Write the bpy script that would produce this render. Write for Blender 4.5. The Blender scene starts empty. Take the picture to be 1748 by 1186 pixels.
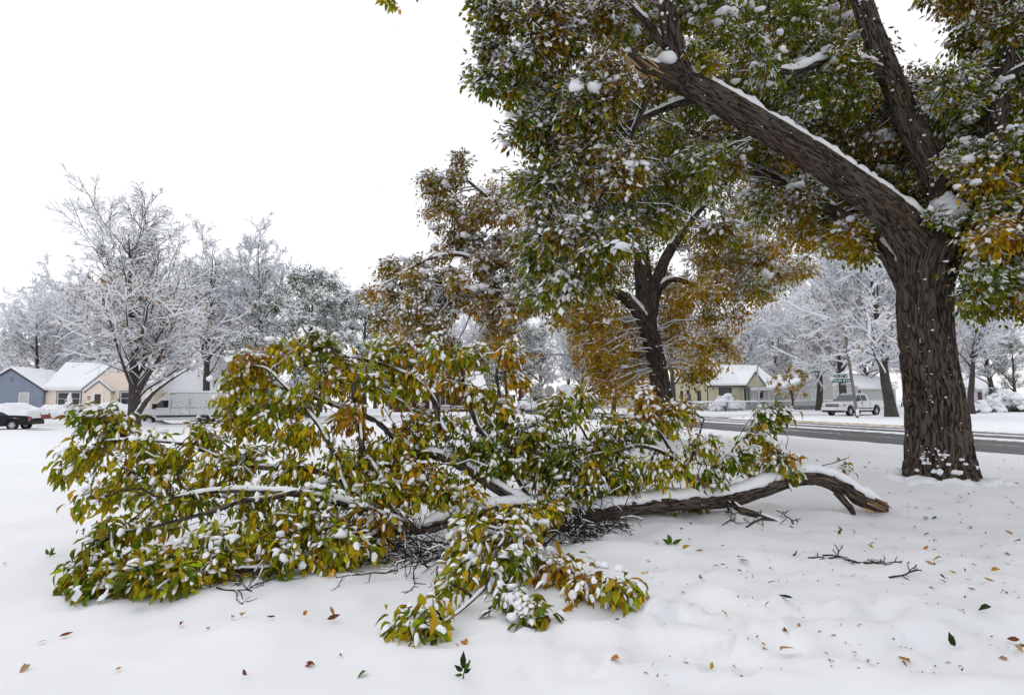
import bpy, bmesh, math, random
import numpy as np
from mathutils import Matrix, Vector

rng = np.random.default_rng(7)
random.seed(7)
SC = bpy.context.scene
COL = SC.collection

# ------------------------------------------------------------------ camera, sky, sun, exposure
CAM_H = 1.6
FPX, CXP, CYP = 971.1, 874.0, 593.0
PITCH, ROLL = math.radians(5.24), math.radians(-0.46)
cam_data = bpy.data.cameras.new("camera")
cam_data.lens, cam_data.sensor_width = 20.0, 36.0
cam_data.clip_start, cam_data.clip_end = 0.05, 3000.0
cam = bpy.data.objects.new("camera", cam_data)
COL.objects.link(cam)
CAM_M = Matrix.Translation((0, 0, CAM_H)) @ Matrix.Rotation(math.pi/2 + PITCH, 4, 'X') @ Matrix.Rotation(ROLL, 4, 'Z')
cam.matrix_world = CAM_M
SC.camera = cam

SUN_EL, SUN_AZ = math.radians(48), math.radians(-50)      # azimuth from +Y towards +X
world = bpy.data.worlds.new("World"); SC.world = world
world.use_nodes = True
wn = world.node_tree; wn.nodes.clear()
w_out = wn.nodes.new("ShaderNodeOutputWorld"); w_bg = wn.nodes.new("ShaderNodeBackground")
w_sky = wn.nodes.new("ShaderNodeTexSky"); w_sky.sky_type = 'NISHITA'; w_sky.sun_disc = False
w_sky.sun_elevation = SUN_EL; w_sky.sun_rotation = SUN_AZ
w_mix = wn.nodes.new("ShaderNodeMix"); w_mix.data_type = 'RGBA'
w_mix.inputs[0].default_value = 0.90                       # closed, even cloud layer over the clear sky
w_mix.inputs[7].default_value = (9.95, 10.0, 10.22, 1)
wn.links.new(w_sky.outputs[0], w_mix.inputs[6]); wn.links.new(w_mix.outputs[2], w_bg.inputs[0])
w_bg.inputs[1].default_value = 0.105
wn.links.new(w_bg.outputs[0], w_out.inputs[0])
sun_d = bpy.data.lights.new("sun", 'SUN'); sun_d.energy = 0.5; sun_d.angle = math.radians(40); sun_d.color = (1, 0.97, 0.93)
sun = bpy.data.objects.new("sun", sun_d); COL.objects.link(sun)
sun.rotation_euler = Vector((math.sin(SUN_AZ)*math.cos(SUN_EL), math.cos(SUN_AZ)*math.cos(SUN_EL), math.sin(SUN_EL))).to_track_quat('Z', 'Y').to_euler()
SC.view_settings.view_transform = 'Standard'; SC.view_settings.look = 'None'
SC.view_settings.exposure = 0.07; SC.view_settings.gamma = 1.0; SC.view_settings.use_curve_mapping = False
SC.render.engine = 'CYCLES'
SC.cycles.max_bounces = 6; SC.cycles.diffuse_bounces = 4; SC.cycles.transmission_bounces = 3; SC.cycles.transparent_max_bounces = 4
SC.cycles.use_denoising = True; SC.cycles.denoiser = 'OPENIMAGEDENOISE'; SC.cycles.denoising_input_passes = 'RGB_ALBEDO_NORMAL'; SC.cycles.denoising_prefilter = 'ACCURATE'

# ------------------------------------------------------------------ places: sight line of the survey camera -> a point in the world
RM = np.array(CAM_M.to_3x3())
def at(px, py, Y):
    d = RM @ np.array([(px-CXP)/FPX, (CYP-py)/FPX, -1.0])
    return np.array([0, 0, CAM_H]) + d*(Y/d[1])
def ground_at(px, py):
    d = RM @ np.array([(px-CXP)/FPX, (CYP-py)/FPX, -1.0])
    return np.array([0, 0, CAM_H]) + d*(-CAM_H/d[2])
def project(P):
    q = (np.asarray(P) - np.array([0, 0, CAM_H])) @ RM
    dz = np.maximum(-q[:, 2], 1e-3)
    return CXP + FPX*q[:, 0]/dz, CYP - FPX*q[:, 1]/dz, -q[:, 2]

# the two streets: along U_MAIN (away from us) and along U_CROSS
U_MAIN, N_MAIN = np.array([-.2449, .9696]), np.array([.9696, .2449])
MAIN_A, MAIN_B = 17.5, 28.5
CROSS_A, CROSS_B = 42.0, 52.0
HANG = math.atan2(.2449, .9696)

# ------------------------------------------------------------------ noise
def _h(ix, iy, iz, s):
    with np.errstate(over='ignore'):
        h = (ix.astype(np.uint32)*np.uint32(374761393)) ^ (iy.astype(np.uint32)*np.uint32(668265263)) ^ (iz.astype(np.uint32)*np.uint32(2147483647 - 58)) ^ np.uint32((s*974711 + 12345) & 0xffffffff)
        h = (h ^ (h >> np.uint32(13)))*np.uint32(1274126177)
        h = (h ^ (h >> np.uint32(16)))*np.uint32(2246822519)
        h = h ^ (h >> np.uint32(15))
    return h.astype(np.float64)/4294967295.0
def vn(P, s=0):
    P = np.asarray(P, float); i = np.floor(P).astype(np.int64); f = P - i; f = f*f*(3-2*f)
    r = 0
    for dx in (0, 1):
        for dy in (0, 1):
            for dz in (0, 1):
                w = (f[:, 0] if dx else 1-f[:, 0])*(f[:, 1] if dy else 1-f[:, 1])*(f[:, 2] if dz else 1-f[:, 2])
                r = r + w*_h(i[:, 0]+dx, i[:, 1]+dy, i[:, 2]+dz, s)
    return r
def sstep(a, b, x):
    t = np.clip((x-a)/(b-a), 0, 1); return t*t*(3-2*t)
def nrm(v):
    return v/np.maximum(np.linalg.norm(v, axis=-1, keepdims=True), 1e-9)

# ------------------------------------------------------------------ meshes and objects
def npmesh(name, V, T=None, Q=None, col=None, bark=None, smooth=True):
    V = np.asarray(V, np.float32).reshape(-1, 3)
    T = np.zeros((0, 3), np.int32) if T is None or len(T) == 0 else np.asarray(T, np.int32)
    Q = np.zeros((0, 4), np.int32) if Q is None or len(Q) == 0 else np.asarray(Q, np.int32)
    me = bpy.data.meshes.new(name)
    me.vertices.add(len(V)); me.vertices.foreach_set("co", V.ravel())
    nl = len(T)*3 + len(Q)*4
    me.loops.add(nl); me.loops.foreach_set("vertex_index", np.concatenate([T.ravel(), Q.ravel()]).astype(np.int32))
    me.polygons.add(len(T)+len(Q))
    me.polygons.foreach_set("loop_start", np.concatenate([np.arange(len(T))*3, len(T)*3 + np.arange(len(Q))*4]).astype(np.int32))
    me.polygons.foreach_set("use_smooth", np.full(len(T)+len(Q), smooth, bool))
    if col is not None:
        c = np.ones((len(V), 4), np.float32); c[:, :3] = col
        a = me.attributes.new("col", 'FLOAT_COLOR', 'POINT'); a.data.foreach_set("color", c.ravel())
    if bark is not None:
        a = me.attributes.new("bark", 'FLOAT_VECTOR', 'POINT'); a.data.foreach_set("vector", np.asarray(bark, np.float32).ravel())
    me.update(calc_edges=True)
    return me
def obj(name, me, mat=None, parent=None, kind=None, mw=None):
    o = bpy.data.objects.new(name, me); COL.objects.link(o)
    if mat is not None and me is not None and len(me.materials) == 0: me.materials.append(mat)
    if parent is not None: o.parent = parent
    if kind: o["kind"] = kind
    if mw is not None: o.matrix_local = mw
    return o
def thing(name, label, cat, loc=(0, 0, 0), rotz=0.0, group=None):
    o = bpy.data.objects.new(name, None); COL.objects.link(o); o.empty_display_size = .2
    o.location = loc; o.rotation_euler = (0, 0, rotz)
    return tag(o, label, cat, group)
def tag(o, label, cat, group=None):
    o["label"] = label; o["category"] = cat
    if group: o["group"] = group
    return o
def copy_tree(o, parent=None):
    c = o.copy(); COL.objects.link(c)
    if parent is not None: c.parent = parent
    for ch in list(o.children): copy_tree(ch, c)
    return c

class Acc:
    """Collects pieces of geometry for one mesh."""
    def __init__(s): s.V, s.T, s.Q, s.C, s.B, s.n = [], [], [], [], [], 0
    def add(s, V, T=None, Q=None, col=None, bark=None):
        V = np.asarray(V, float).reshape(-1, 3)
        if len(V) == 0: return
        s.V.append(V)
        if T is not None and len(T): s.T.append(np.asarray(T) + s.n)
        if Q is not None and len(Q): s.Q.append(np.asarray(Q) + s.n)
        if col is not None: s.C.append(np.broadcast_to(np.asarray(col, float), (len(V), 3)))
        if bark is not None: s.B.append(bark)
        s.n += len(V)
    def mesh(s, name, smooth=True, off=None):
        V = np.concatenate(s.V)
        if off is not None: V = V - np.asarray(off)
        return npmesh(name, V, np.concatenate(s.T) if s.T else None, np.concatenate(s.Q) if s.Q else None,
                      np.concatenate(s.C) if s.C else None, np.concatenate(s.B) if s.B else None, smooth)
    def box(s, x0, x1, y0, y1, z0, z1):
        V = [(x, y, z) for z in (z0, z1) for y in (y0, y1) for x in (x0, x1)]
        s.add(V, Q=[(0, 2, 3, 1), (4, 5, 7, 6), (0, 1, 5, 4), (2, 6, 7, 3), (0, 4, 6, 2), (1, 3, 7, 5)])
    def bar(s, a, b, r, n=8, r2=None):
        V, Q, _ = tubes(np.array([[a, b]], float), np.array([[r, r if r2 is None else r2]], float), n); s.add(V, Q=Q)
        m = len(V)//2
    def prism(s, poly, y0, y1, inset=0.0):
        """poly: list of (x, z); extruded along y. Ends closed by fans through ngon triangulation."""
        from mathutils.geometry import tessellate_polygon
        n = len(poly); P = [(x, y0, z) for x, z in poly] + [(x, y1, z) for x, z in poly]
        Q = [(i, (i+1) % n, n+(i+1) % n, n+i) for i in range(n)]
        tri = tessellate_polygon([[Vector((x, z, 0)) for x, z in poly]])
        T = [tuple(t) for t in tri] + [tuple(n+k for k in reversed(t)) for t in tri]
        s.add(P, T=T, Q=Q)

def fix_normals(me):
    bm = bmesh.new(); bm.from_mesh(me); bmesh.ops.recalc_face_normals(bm, faces=bm.faces); bm.to_mesh(me); bm.free(); return me
def flat(acc, name, mat, parent=None, smooth=False, bevel=0):
    me = fix_normals(acc.mesh(name, smooth)); o = obj(name, me, mat, parent)
    if bevel:
        b = o.modifiers.new("bevel", 'BEVEL'); b.width = bevel; b.segments = 2; b.limit_method = 'ANGLE'; b.angle_limit = math.radians(30)
    return o

def frames(P):
    """Tangents and parallel-transported side/up vectors for polylines P (B,K,3)."""
    B, K, _ = P.shape
    T = np.empty_like(P); T[:, 1:-1] = P[:, 2:]-P[:, :-2] if K > 2 else T[:, 1:-1]; T[:, 0] = P[:, 1]-P[:, 0]; T[:, -1] = P[:, -1]-P[:, -2]
    T = nrm(T)
    ref = np.where(np.abs(T[:, 0, 2:3]) > .9, np.array([[0, -1., 0]]), np.array([[0, 0, 1.]]))
    U = np.empty_like(P); u = nrm(ref - (ref*T[:, 0]).sum(-1, keepdims=True)*T[:, 0])
    for k in range(K):
        u = nrm(u - (u*T[:, k]).sum(-1, keepdims=True)*T[:, k]); U[:, k] = u
    return T, U, np.cross(T, U)
def tubes(P, R, n):
    B, K, _ = P.shape
    T, U, S = frames(P)
    th = np.arange(n)*2*np.pi/n
    ring = P[:, :, None] + R[:, :, None, None]*(np.cos(th)[None, None, :, None]*U[:, :, None] + np.sin(th)[None, None, :, None]*S[:, :, None])
    V = ring.reshape(-1, 3)
    s = np.concatenate([np.zeros((B, 1)), np.cumsum(np.linalg.norm(np.diff(P, axis=1), axis=-1), axis=1)], axis=1)
    off = rng.random((B, 1, 1))*50
    bark = np.stack(np.broadcast_arrays(np.cos(th)[None, None]*np.maximum(R[:, :1], .02)[:, :, None], np.sin(th)[None, None]*np.maximum(R[:, :1], .02)[:, :, None], s[:, :, None]+off), -1).reshape(-1, 3)
    idx = np.arange(B*K*n).reshape(B, K, n)
    a = idx[:, :-1]; b = idx[:, 1:]
    Q = np.stack([a, np.roll(a, -1, 2), np.roll(b, -1, 2), b], -1).reshape(-1, 4)
    return V, Q, bark
def snow_tubes(P, R, n, c, w0=0.0, flatk=.75):
    """Snow lying along the upper side of polylines: an ellipse of snow over each node, thinner where it is steep."""
    B, K, _ = P.shape
    T, _, _ = frames(P)
    Z = np.array([0, 0, 1.])
    up = Z - T[..., 2:3]*T; l = np.linalg.norm(up, axis=-1, keepdims=True)
    U = np.where(l > .05, up/np.maximum(l, 1e-6), np.array([0, -1., 0])); S = np.cross(T, U)
    w = np.clip((l[..., 0]-.25)/.5, w0, 1)
    th = np.arange(n)*2*np.pi/n
    a = (R*.85 + c*.7)*w; h = (R*.35 + c)*w
    ctr = P + U*(R*flatk)[..., None]
    ring = ctr[:, :, None] + a[:, :, None, None]*np.sin(th)[None, None, :, None]*S[:, :, None] + h[:, :, None, None]*np.cos(th)[None, None, :, None]*U[:, :, None]
    idx = np.arange(B*K*n).reshape(B, K, n); q = idx[:, :-1]; b = idx[:, 1:]
    Q = np.stack([q, np.roll(q, -1, 2), np.roll(b, -1, 2), b], -1).reshape(-1, 4)
    return ring.reshape(-1, 3), Q
def resample(P, R, m):
    """Smooth (Catmull-Rom) resampling of one polyline to m nodes."""
    P = np.asarray(P, float); R = np.asarray(R, float)
    Pp = np.vstack([2*P[0]-P[1], P, 2*P[-1]-P[-2]]); Rp = np.concatenate([[R[0]], R, [R[-1]]])
    d = np.concatenate([[0], np.cumsum(np.linalg.norm(np.diff(P, axis=0), axis=1))])
    u = np.interp(np.linspace(0, d[-1], m), d, np.arange(len(P)))
    i = np.minimum(u.astype(int), len(P)-2); t = (u-i)
    def cr(A):
        p0, p1, p2, p3 = A[i], A[i+1], A[i+2], A[i+3]
        tt = t[:, None] if A.ndim == 2 else t
        return .5*(2*p1 + (p2-p0)*tt + (2*p0-5*p1+4*p2-p3)*tt**2 + (3*p1-p0-3*p2+p3)*tt**3)
    return cr(Pp), np.maximum(cr(Rp), .002)

def inst(cV, cT, M, pos):
    """Copies of a canonical piece: M (N,3,3) columns = axes, pos (N,3)."""
    cV = np.asarray(cV, float); N = len(pos); k = len(cV)
    V = np.einsum('nij,kj->nki', M, cV) + pos[:, None]
    T = (np.asarray(cT)[None] + (np.arange(N)*k)[:, None, None]).reshape(-1, 3)
    return V.reshape(-1, 3), T
LEAVES = []
for curl, fold, wd, sk_ in ((-.10, .05, .23, .0), (-.30, .10, .20, .06), (.05, .12, .18, -.05), (-.42, .16, .15, .10), (-.18, .02, .25, -.09), (-.25, .20, .12, .03)):
    LEAVES.append(np.array([(0, 0, 0), (-wd*.85, .26, fold), (-wd+sk_*.4, .55, fold*1.3+curl*.3), (sk_, 1, curl), (wd*.9+sk_*.4, .52, fold*.6+curl*.3), (wd*.8, .25, fold*.7), (0, .28, -.01), (sk_*.5, .62, curl*.35)]))
LEAF_T = np.array([(0, 6, 1), (1, 6, 7), (1, 7, 2), (2, 7, 3), (0, 5, 6), (5, 7, 6), (5, 4, 7), (4, 3, 7)])
LEAF5 = np.array([(0, 0, 0), (-.22, .42, .05), (0, 1, -.14), (.22, .42, .05), (0, .45, -.02)])
LEAF5_T = np.array([(0, 4, 1), (1, 4, 2), (0, 3, 4), (3, 2, 4)])
LEAF4 = np.array([(0, 0, 0), (-.25, .45, .05), (0, 1, -.1), (.25, .45, .05)]); LEAF4_T = np.array([(0, 2, 1), (0, 3, 2)])
PAD5 = np.array([(0, .05, .10), (-.23, .45, .0), (0, .92, .04), (.23, .45, .0)]); PAD5_T = np.array([(0, 2, 1), (0, 3, 2)])
PAD_T = np.array([(i, 8+i, (i+1) % 8) for i in range(8)] + [((i+1) % 8, 8+i, 8+(i+1) % 8) for i in range(8)] + [(8+i, 16, 8+(i+1) % 8) for i in range(8)])
PADS = []
for k_ in range(6):
    a_ = -np.arange(8)*np.pi/4; l0, l1 = ((.06, .92), (.12, .85), (.0, .70), (.3, .98), (.05, 1.05), (.15, .75))[k_]; w_ = (.17, .19, .21, .15, .14, .22)[k_]; h_ = (.13, .16, .18, .15, .11, .16)[k_]
    j_ = 1+.22*rng.normal(size=17)
    bend = lambda y: -.22*np.clip(y-.35, 0, 1)**1.6
    ry = (l0+l1)/2 + (l1-l0)/2*np.cos(a_)*j_[:8]; rx = w_*np.sin(a_)*j_[8:16]
    my = (l0+l1)/2 + (l1-l0)/2*np.cos(a_)*.66; mx = w_*np.sin(a_)*.7
    PADS.append(np.concatenate([np.stack([rx, ry, .03+bend(ry)], 1), np.stack([mx, my, h_*.8*j_[:8]+bend(my)], 1), [[0, (l0+l1)/2, h_*1.1]]]))
def ico(sub):
    bm = bmesh.new(); bmesh.ops.create_icosphere(bm, subdivisions=sub, radius=1)
    V = np.array([v.co[:] for v in bm.verts]); T = np.array([[v.index for v in f.verts] for f in bm.faces]); bm.free(); return V, T
ICO1, ICO1_T = ico(1); ICO2, ICO2_T = ico(2)
def blob_mats(N, r, squash=(.45, .8)):
    a = rng.random(N)*2*np.pi; sx = r*(.75+.6*rng.random(N)); sy = r*(.75+.6*rng.random(N)); sz = r*(squash[0]+(squash[1]-squash[0])*rng.random(N))
    M = np.zeros((N, 3, 3)); M[:, 0, 0] = np.cos(a)*sx; M[:, 1, 0] = np.sin(a)*sx; M[:, 0, 1] = -np.sin(a)*sy; M[:, 1, 1] = np.cos(a)*sy; M[:, 2, 2] = sz
    return M
def add_blobs(acc, pos, r, squash=(.45, .8), fine=False, lump=.25):
    pos = np.asarray(pos, float).reshape(-1, 3); N = len(pos)
    if N == 0: return
    cV, cT = (ICO2, ICO2_T) if fine else (ICO1, ICO1_T)
    r = np.broadcast_to(np.asarray(r, float), (N,))
    V, T = inst(cV, cT, blob_mats(N, r, squash), pos)
    k = len(cV); rr = np.repeat(r, k)
    V = V + (np.stack([vn(V/rr[:, None]*1.3, 31), vn(V/rr[:, None]*1.3, 32), vn(V/rr[:, None]*1.3, 33)], -1)-.5)*(rr*lump*2)[:, None]
    acc.add(V, T=T)

# ------------------------------------------------------------------ materials
def mat(name, color=(.5, .5, .5), rough=.7, spec=.3, metal=0.0):
    m = bpy.data.materials.new(name); m.use_nodes = True
    b = m.node_tree.nodes["Principled BSDF"]
    b.inputs["Base Color"].default_value = (*color, 1); b.inputs["Roughness"].default_value = rough
    b.inputs["Specular IOR Level"].default_value = spec; b.inputs["Metallic"].default_value = metal
    return m
def nodes(m): return m.node_tree.nodes, m.node_tree.links, m.node_tree.nodes["Principled BSDF"]
def noise_col(m, c1, c2, scale, detail=5, lo=.35, hi=.65, coord='Object', stretch=(1, 1, 1), bump=0, bscale=None, dist=.02, attr=None):
    N, L, b = nodes(m)
    if attr:
        tc = N.new("ShaderNodeAttribute"); tc.attribute_name = attr; src = tc.outputs["Vector"]
    else:
        tc = N.new("ShaderNodeTexCoord"); src = tc.outputs[coord]
    mp = N.new("ShaderNodeMapping"); mp.inputs["Scale"].default_value = stretch; L.new(src, mp.inputs[0])
    n = N.new("ShaderNodeTexNoise"); n.inputs["Scale"].default_value = scale; n.inputs["Detail"].default_value = detail; L.new(mp.outputs[0], n.inputs[0])
    r = N.new("ShaderNodeValToRGB"); r.color_ramp.elements[0].position = lo; r.color_ramp.elements[1].position = hi
    r.color_ramp.elements[0].color = (*c1, 1); r.color_ramp.elements[1].color = (*c2, 1)
    L.new(n.outputs[0], r.inputs[0]); L.new(r.outputs[0], b.inputs["Base Color"])
    if bump:
        n2 = N.new("ShaderNodeTexNoise"); n2.inputs["Scale"].default_value = bscale or scale*3; n2.inputs["Detail"].default_value = 4; L.new(mp.outputs[0], n2.inputs[0])
        bp = N.new("ShaderNodeBump"); bp.inputs["Strength"].default_value = bump; bp.inputs["Distance"].default_value = dist
        L.new(n2.outputs[0], bp.inputs["Height"]); L.new(bp.outputs[0], b.inputs["Normal"])
    return m
SNOW = noise_col(mat("snow", rough=.65, spec=.25), (.82, .84, .885), (.87, .88, .91), 1.5, bump=.2, bscale=24, dist=.012)
SNOW_G = noise_col(mat("snow_on_ground", rough=.7, spec=.2), (.80, .812, .85), (.845, .855, .885), .9, bump=.12, bscale=14, dist=.01)
def bark_mat(name, c1, c2, c3, sc=1.0, bump=.9):
    m = mat(name, rough=.9, spec=.15); N, L, b = nodes(m)
    at_ = N.new("ShaderNodeAttribute"); at_.attribute_name = "bark"
    mp = N.new("ShaderNodeMapping"); mp.inputs["Scale"].default_value = (sc, sc, .11*sc); L.new(at_.outputs["Vector"], mp.inputs[0])
    n = N.new("ShaderNodeTexNoise"); n.inputs["Scale"].default_value = 26; n.inputs["Detail"].default_value = 8; n.inputs["Roughness"].default_value = .65; L.new(mp.outputs[0], n.inputs[0])
    # long interlaced ridges: the zero lines of a warped, stretched noise are the gaps between bark plates, painted dark to stand for furrow shade
    mp2 = N.new("ShaderNodeMapping"); mp2.inputs["Scale"].default_value = (sc, sc, .17*sc); L.new(at_.outputs["Vector"], mp2.inputs[0])
    g = N.new("ShaderNodeTexNoise"); g.inputs["Scale"].default_value = 17; g.inputs["Detail"].default_value = 1.6; g.inputs["Distortion"].default_value = .35; L.new(mp2.outputs[0], g.inputs[0])
    m1 = N.new("ShaderNodeMath"); m1.operation = 'MULTIPLY_ADD'; m1.inputs[1].default_value = 2; m1.inputs[2].default_value = -1; L.new(g.outputs[0], m1.inputs[0])
    m2 = N.new("ShaderNodeMath"); m2.operation = 'ABSOLUTE'; L.new(m1.outputs[0], m2.inputs[0])
    m3 = N.new("ShaderNodeMapRange"); m3.inputs[1].default_value = .015; m3.inputs[2].default_value = .17; L.new(m2.outputs[0], m3.inputs[0])
    m4 = N.new("ShaderNodeMath"); m4.operation = 'MULTIPLY_ADD'; m4.inputs[1].default_value = .55; m4.inputs[2].default_value = 0; L.new(m3.outputs[0], m4.inputs[0])
    m5 = N.new("ShaderNodeMath"); m5.operation = 'MULTIPLY_ADD'; m5.inputs[1].default_value = .75; L.new(n.outputs[0], m5.inputs[0]); L.new(m4.outputs[0], m5.inputs[2])
    r = N.new("ShaderNodeValToRGB"); e = r.color_ramp.elements
    e[0].position = .38; e[0].color = (*c1, 1); e[1].position = 1.0; e[1].color = (*c2, 1)
    L.new(m5.outputs[0], r.inputs[0])
    n3 = N.new("ShaderNodeTexNoise"); n3.inputs["Scale"].default_value = 3.2; n3.inputs["Detail"].default_value = 3; L.new(mp.outputs[0], n3.inputs[0])
    r3 = N.new("ShaderNodeValToRGB"); r3.color_ramp.elements[0].position = .54; r3.color_ramp.elements[1].position = .8; L.new(n3.outputs[0], r3.inputs[0])
    mx = N.new("ShaderNodeMix"); mx.data_type = 'RGBA'; L.new(r3.outputs[0], mx.inputs[0]); L.new(r.outputs[0], mx.inputs[6]); mx.inputs[7].default_value = (*c3, 1)
    L.new(mx.outputs[2], b.inputs["Base Color"])
    bp = N.new("ShaderNodeBump"); bp.inputs["Strength"].default_value = bump; bp.inputs["Distance"].default_value = .035/sc
    L.new(m5.outputs[0], bp.inputs["Height"]); L.new(bp.outputs[0], b.inputs["Normal"])
    return m
BARK = bark_mat("ash_bark", (.015, .012, .010), (.115, .092, .075), (.10, .060, .040))
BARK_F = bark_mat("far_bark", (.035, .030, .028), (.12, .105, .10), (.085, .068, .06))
BARK_L = bark_mat("fallen_bark", (.016, .013, .011), (.125, .10, .083), (.085, .052, .034), 1.3)
TWIG = noise_col(mat("twig_bark", rough=.9, spec=.1), (.022, .017, .015), (.06, .045, .036), 12)
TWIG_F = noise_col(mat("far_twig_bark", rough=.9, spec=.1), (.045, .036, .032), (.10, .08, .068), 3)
WOOD = noise_col(mat("split_wood", rough=.8, spec=.2), (.16, .085, .042), (.52, .36, .20), 9, attr="bark", stretch=(3, 3, .25), bump=.6, bscale=14, dist=.01)
def leaf_mat(name, trans=.25):
    m = mat(name, rough=.7, spec=.09); N, L, b = nodes(m)
    a = N.new("ShaderNodeAttribute"); a.attribute_name = "col"
    tc = N.new("ShaderNodeTexCoord"); n = N.new("ShaderNodeTexNoise"); n.inputs["Scale"].default_value = 30; n.inputs["Detail"].default_value = 3
    L.new(tc.outputs["Object"], n.inputs[0])
    hs = N.new("ShaderNodeHueSaturation"); L.new(a.outputs["Color"], hs.inputs["Color"])
    mr = N.new("ShaderNodeMapRange"); mr.inputs[1].default_value = .3; mr.inputs[2].default_value = .7; mr.inputs[3].default_value = .6; mr.inputs[4].default_value = 1.35
    L.new(n.outputs[0], mr.inputs[0]); L.new(mr.outputs[0], hs.inputs["Value"]); L.new(hs.outputs[0], b.inputs["Base Color"])
    t = N.new("ShaderNodeBsdfTranslucent"); L.new(hs.outputs[0], t.inputs[0])
    ms = N.new("ShaderNodeMixShader"); ms.inputs[0].default_value = trans
    out = [x for x in N if x.type == 'OUTPUT_MATERIAL'][0]
    L.new(b.outputs[0], ms.inputs[1]); L.new(t.outputs[0], ms.inputs[2]); L.new(ms.outputs[0], out.inputs[0])
    return m
LEAF = leaf_mat("leaf")
# palettes: (weight, colour) base colours of leaf kinds
PAL = {
 'g': [(.42, (.11, .16, .013)), (.30, (.21, .225, .015)), (.20, (.37, .28, .016)), (.08, (.28, .12, .017))],
 'y': [(.26, (.14, .20, .012)), (.38, (.35, .33, .016)), (.26, (.52, .36, .016)), (.10, (.38, .15, .02))],
 'o': [(.15, (.14, .17, .014)), (.25, (.34, .25, .016)), (.35, (.46, .26, .016)), (.25, (.30, .10, .018))],
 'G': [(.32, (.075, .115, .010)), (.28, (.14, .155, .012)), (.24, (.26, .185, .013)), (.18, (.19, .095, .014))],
 'B': [(.26, (.13, .13, .012)), (.36, (.24, .17, .013)), (.26, (.22, .11, .016)), (.12, (.13, .055, .014))],
 'Y': [(.16, (.20, .17, .012)), (.36, (.42, .28, .013)), (.38, (.50, .29, .012)), (.10, (.26, .12, .015))],
 's': [(.6, (.07, .10, .03)), (.4, (.13, .14, .04))],
 'w': [(.5, (.36, .19, .06)), (.3, (.30, .22, .06)), (.2, (.22, .11, .05))],
}
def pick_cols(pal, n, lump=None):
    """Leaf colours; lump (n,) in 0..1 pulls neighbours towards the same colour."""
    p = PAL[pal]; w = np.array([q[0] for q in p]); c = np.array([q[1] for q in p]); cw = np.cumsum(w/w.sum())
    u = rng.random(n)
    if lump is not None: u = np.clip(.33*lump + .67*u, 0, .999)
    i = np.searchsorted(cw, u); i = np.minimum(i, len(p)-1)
    return c[i]*(.7+.6*rng.random((n, 1)))*(1+.12*rng.normal(size=(n, 3)))

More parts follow.
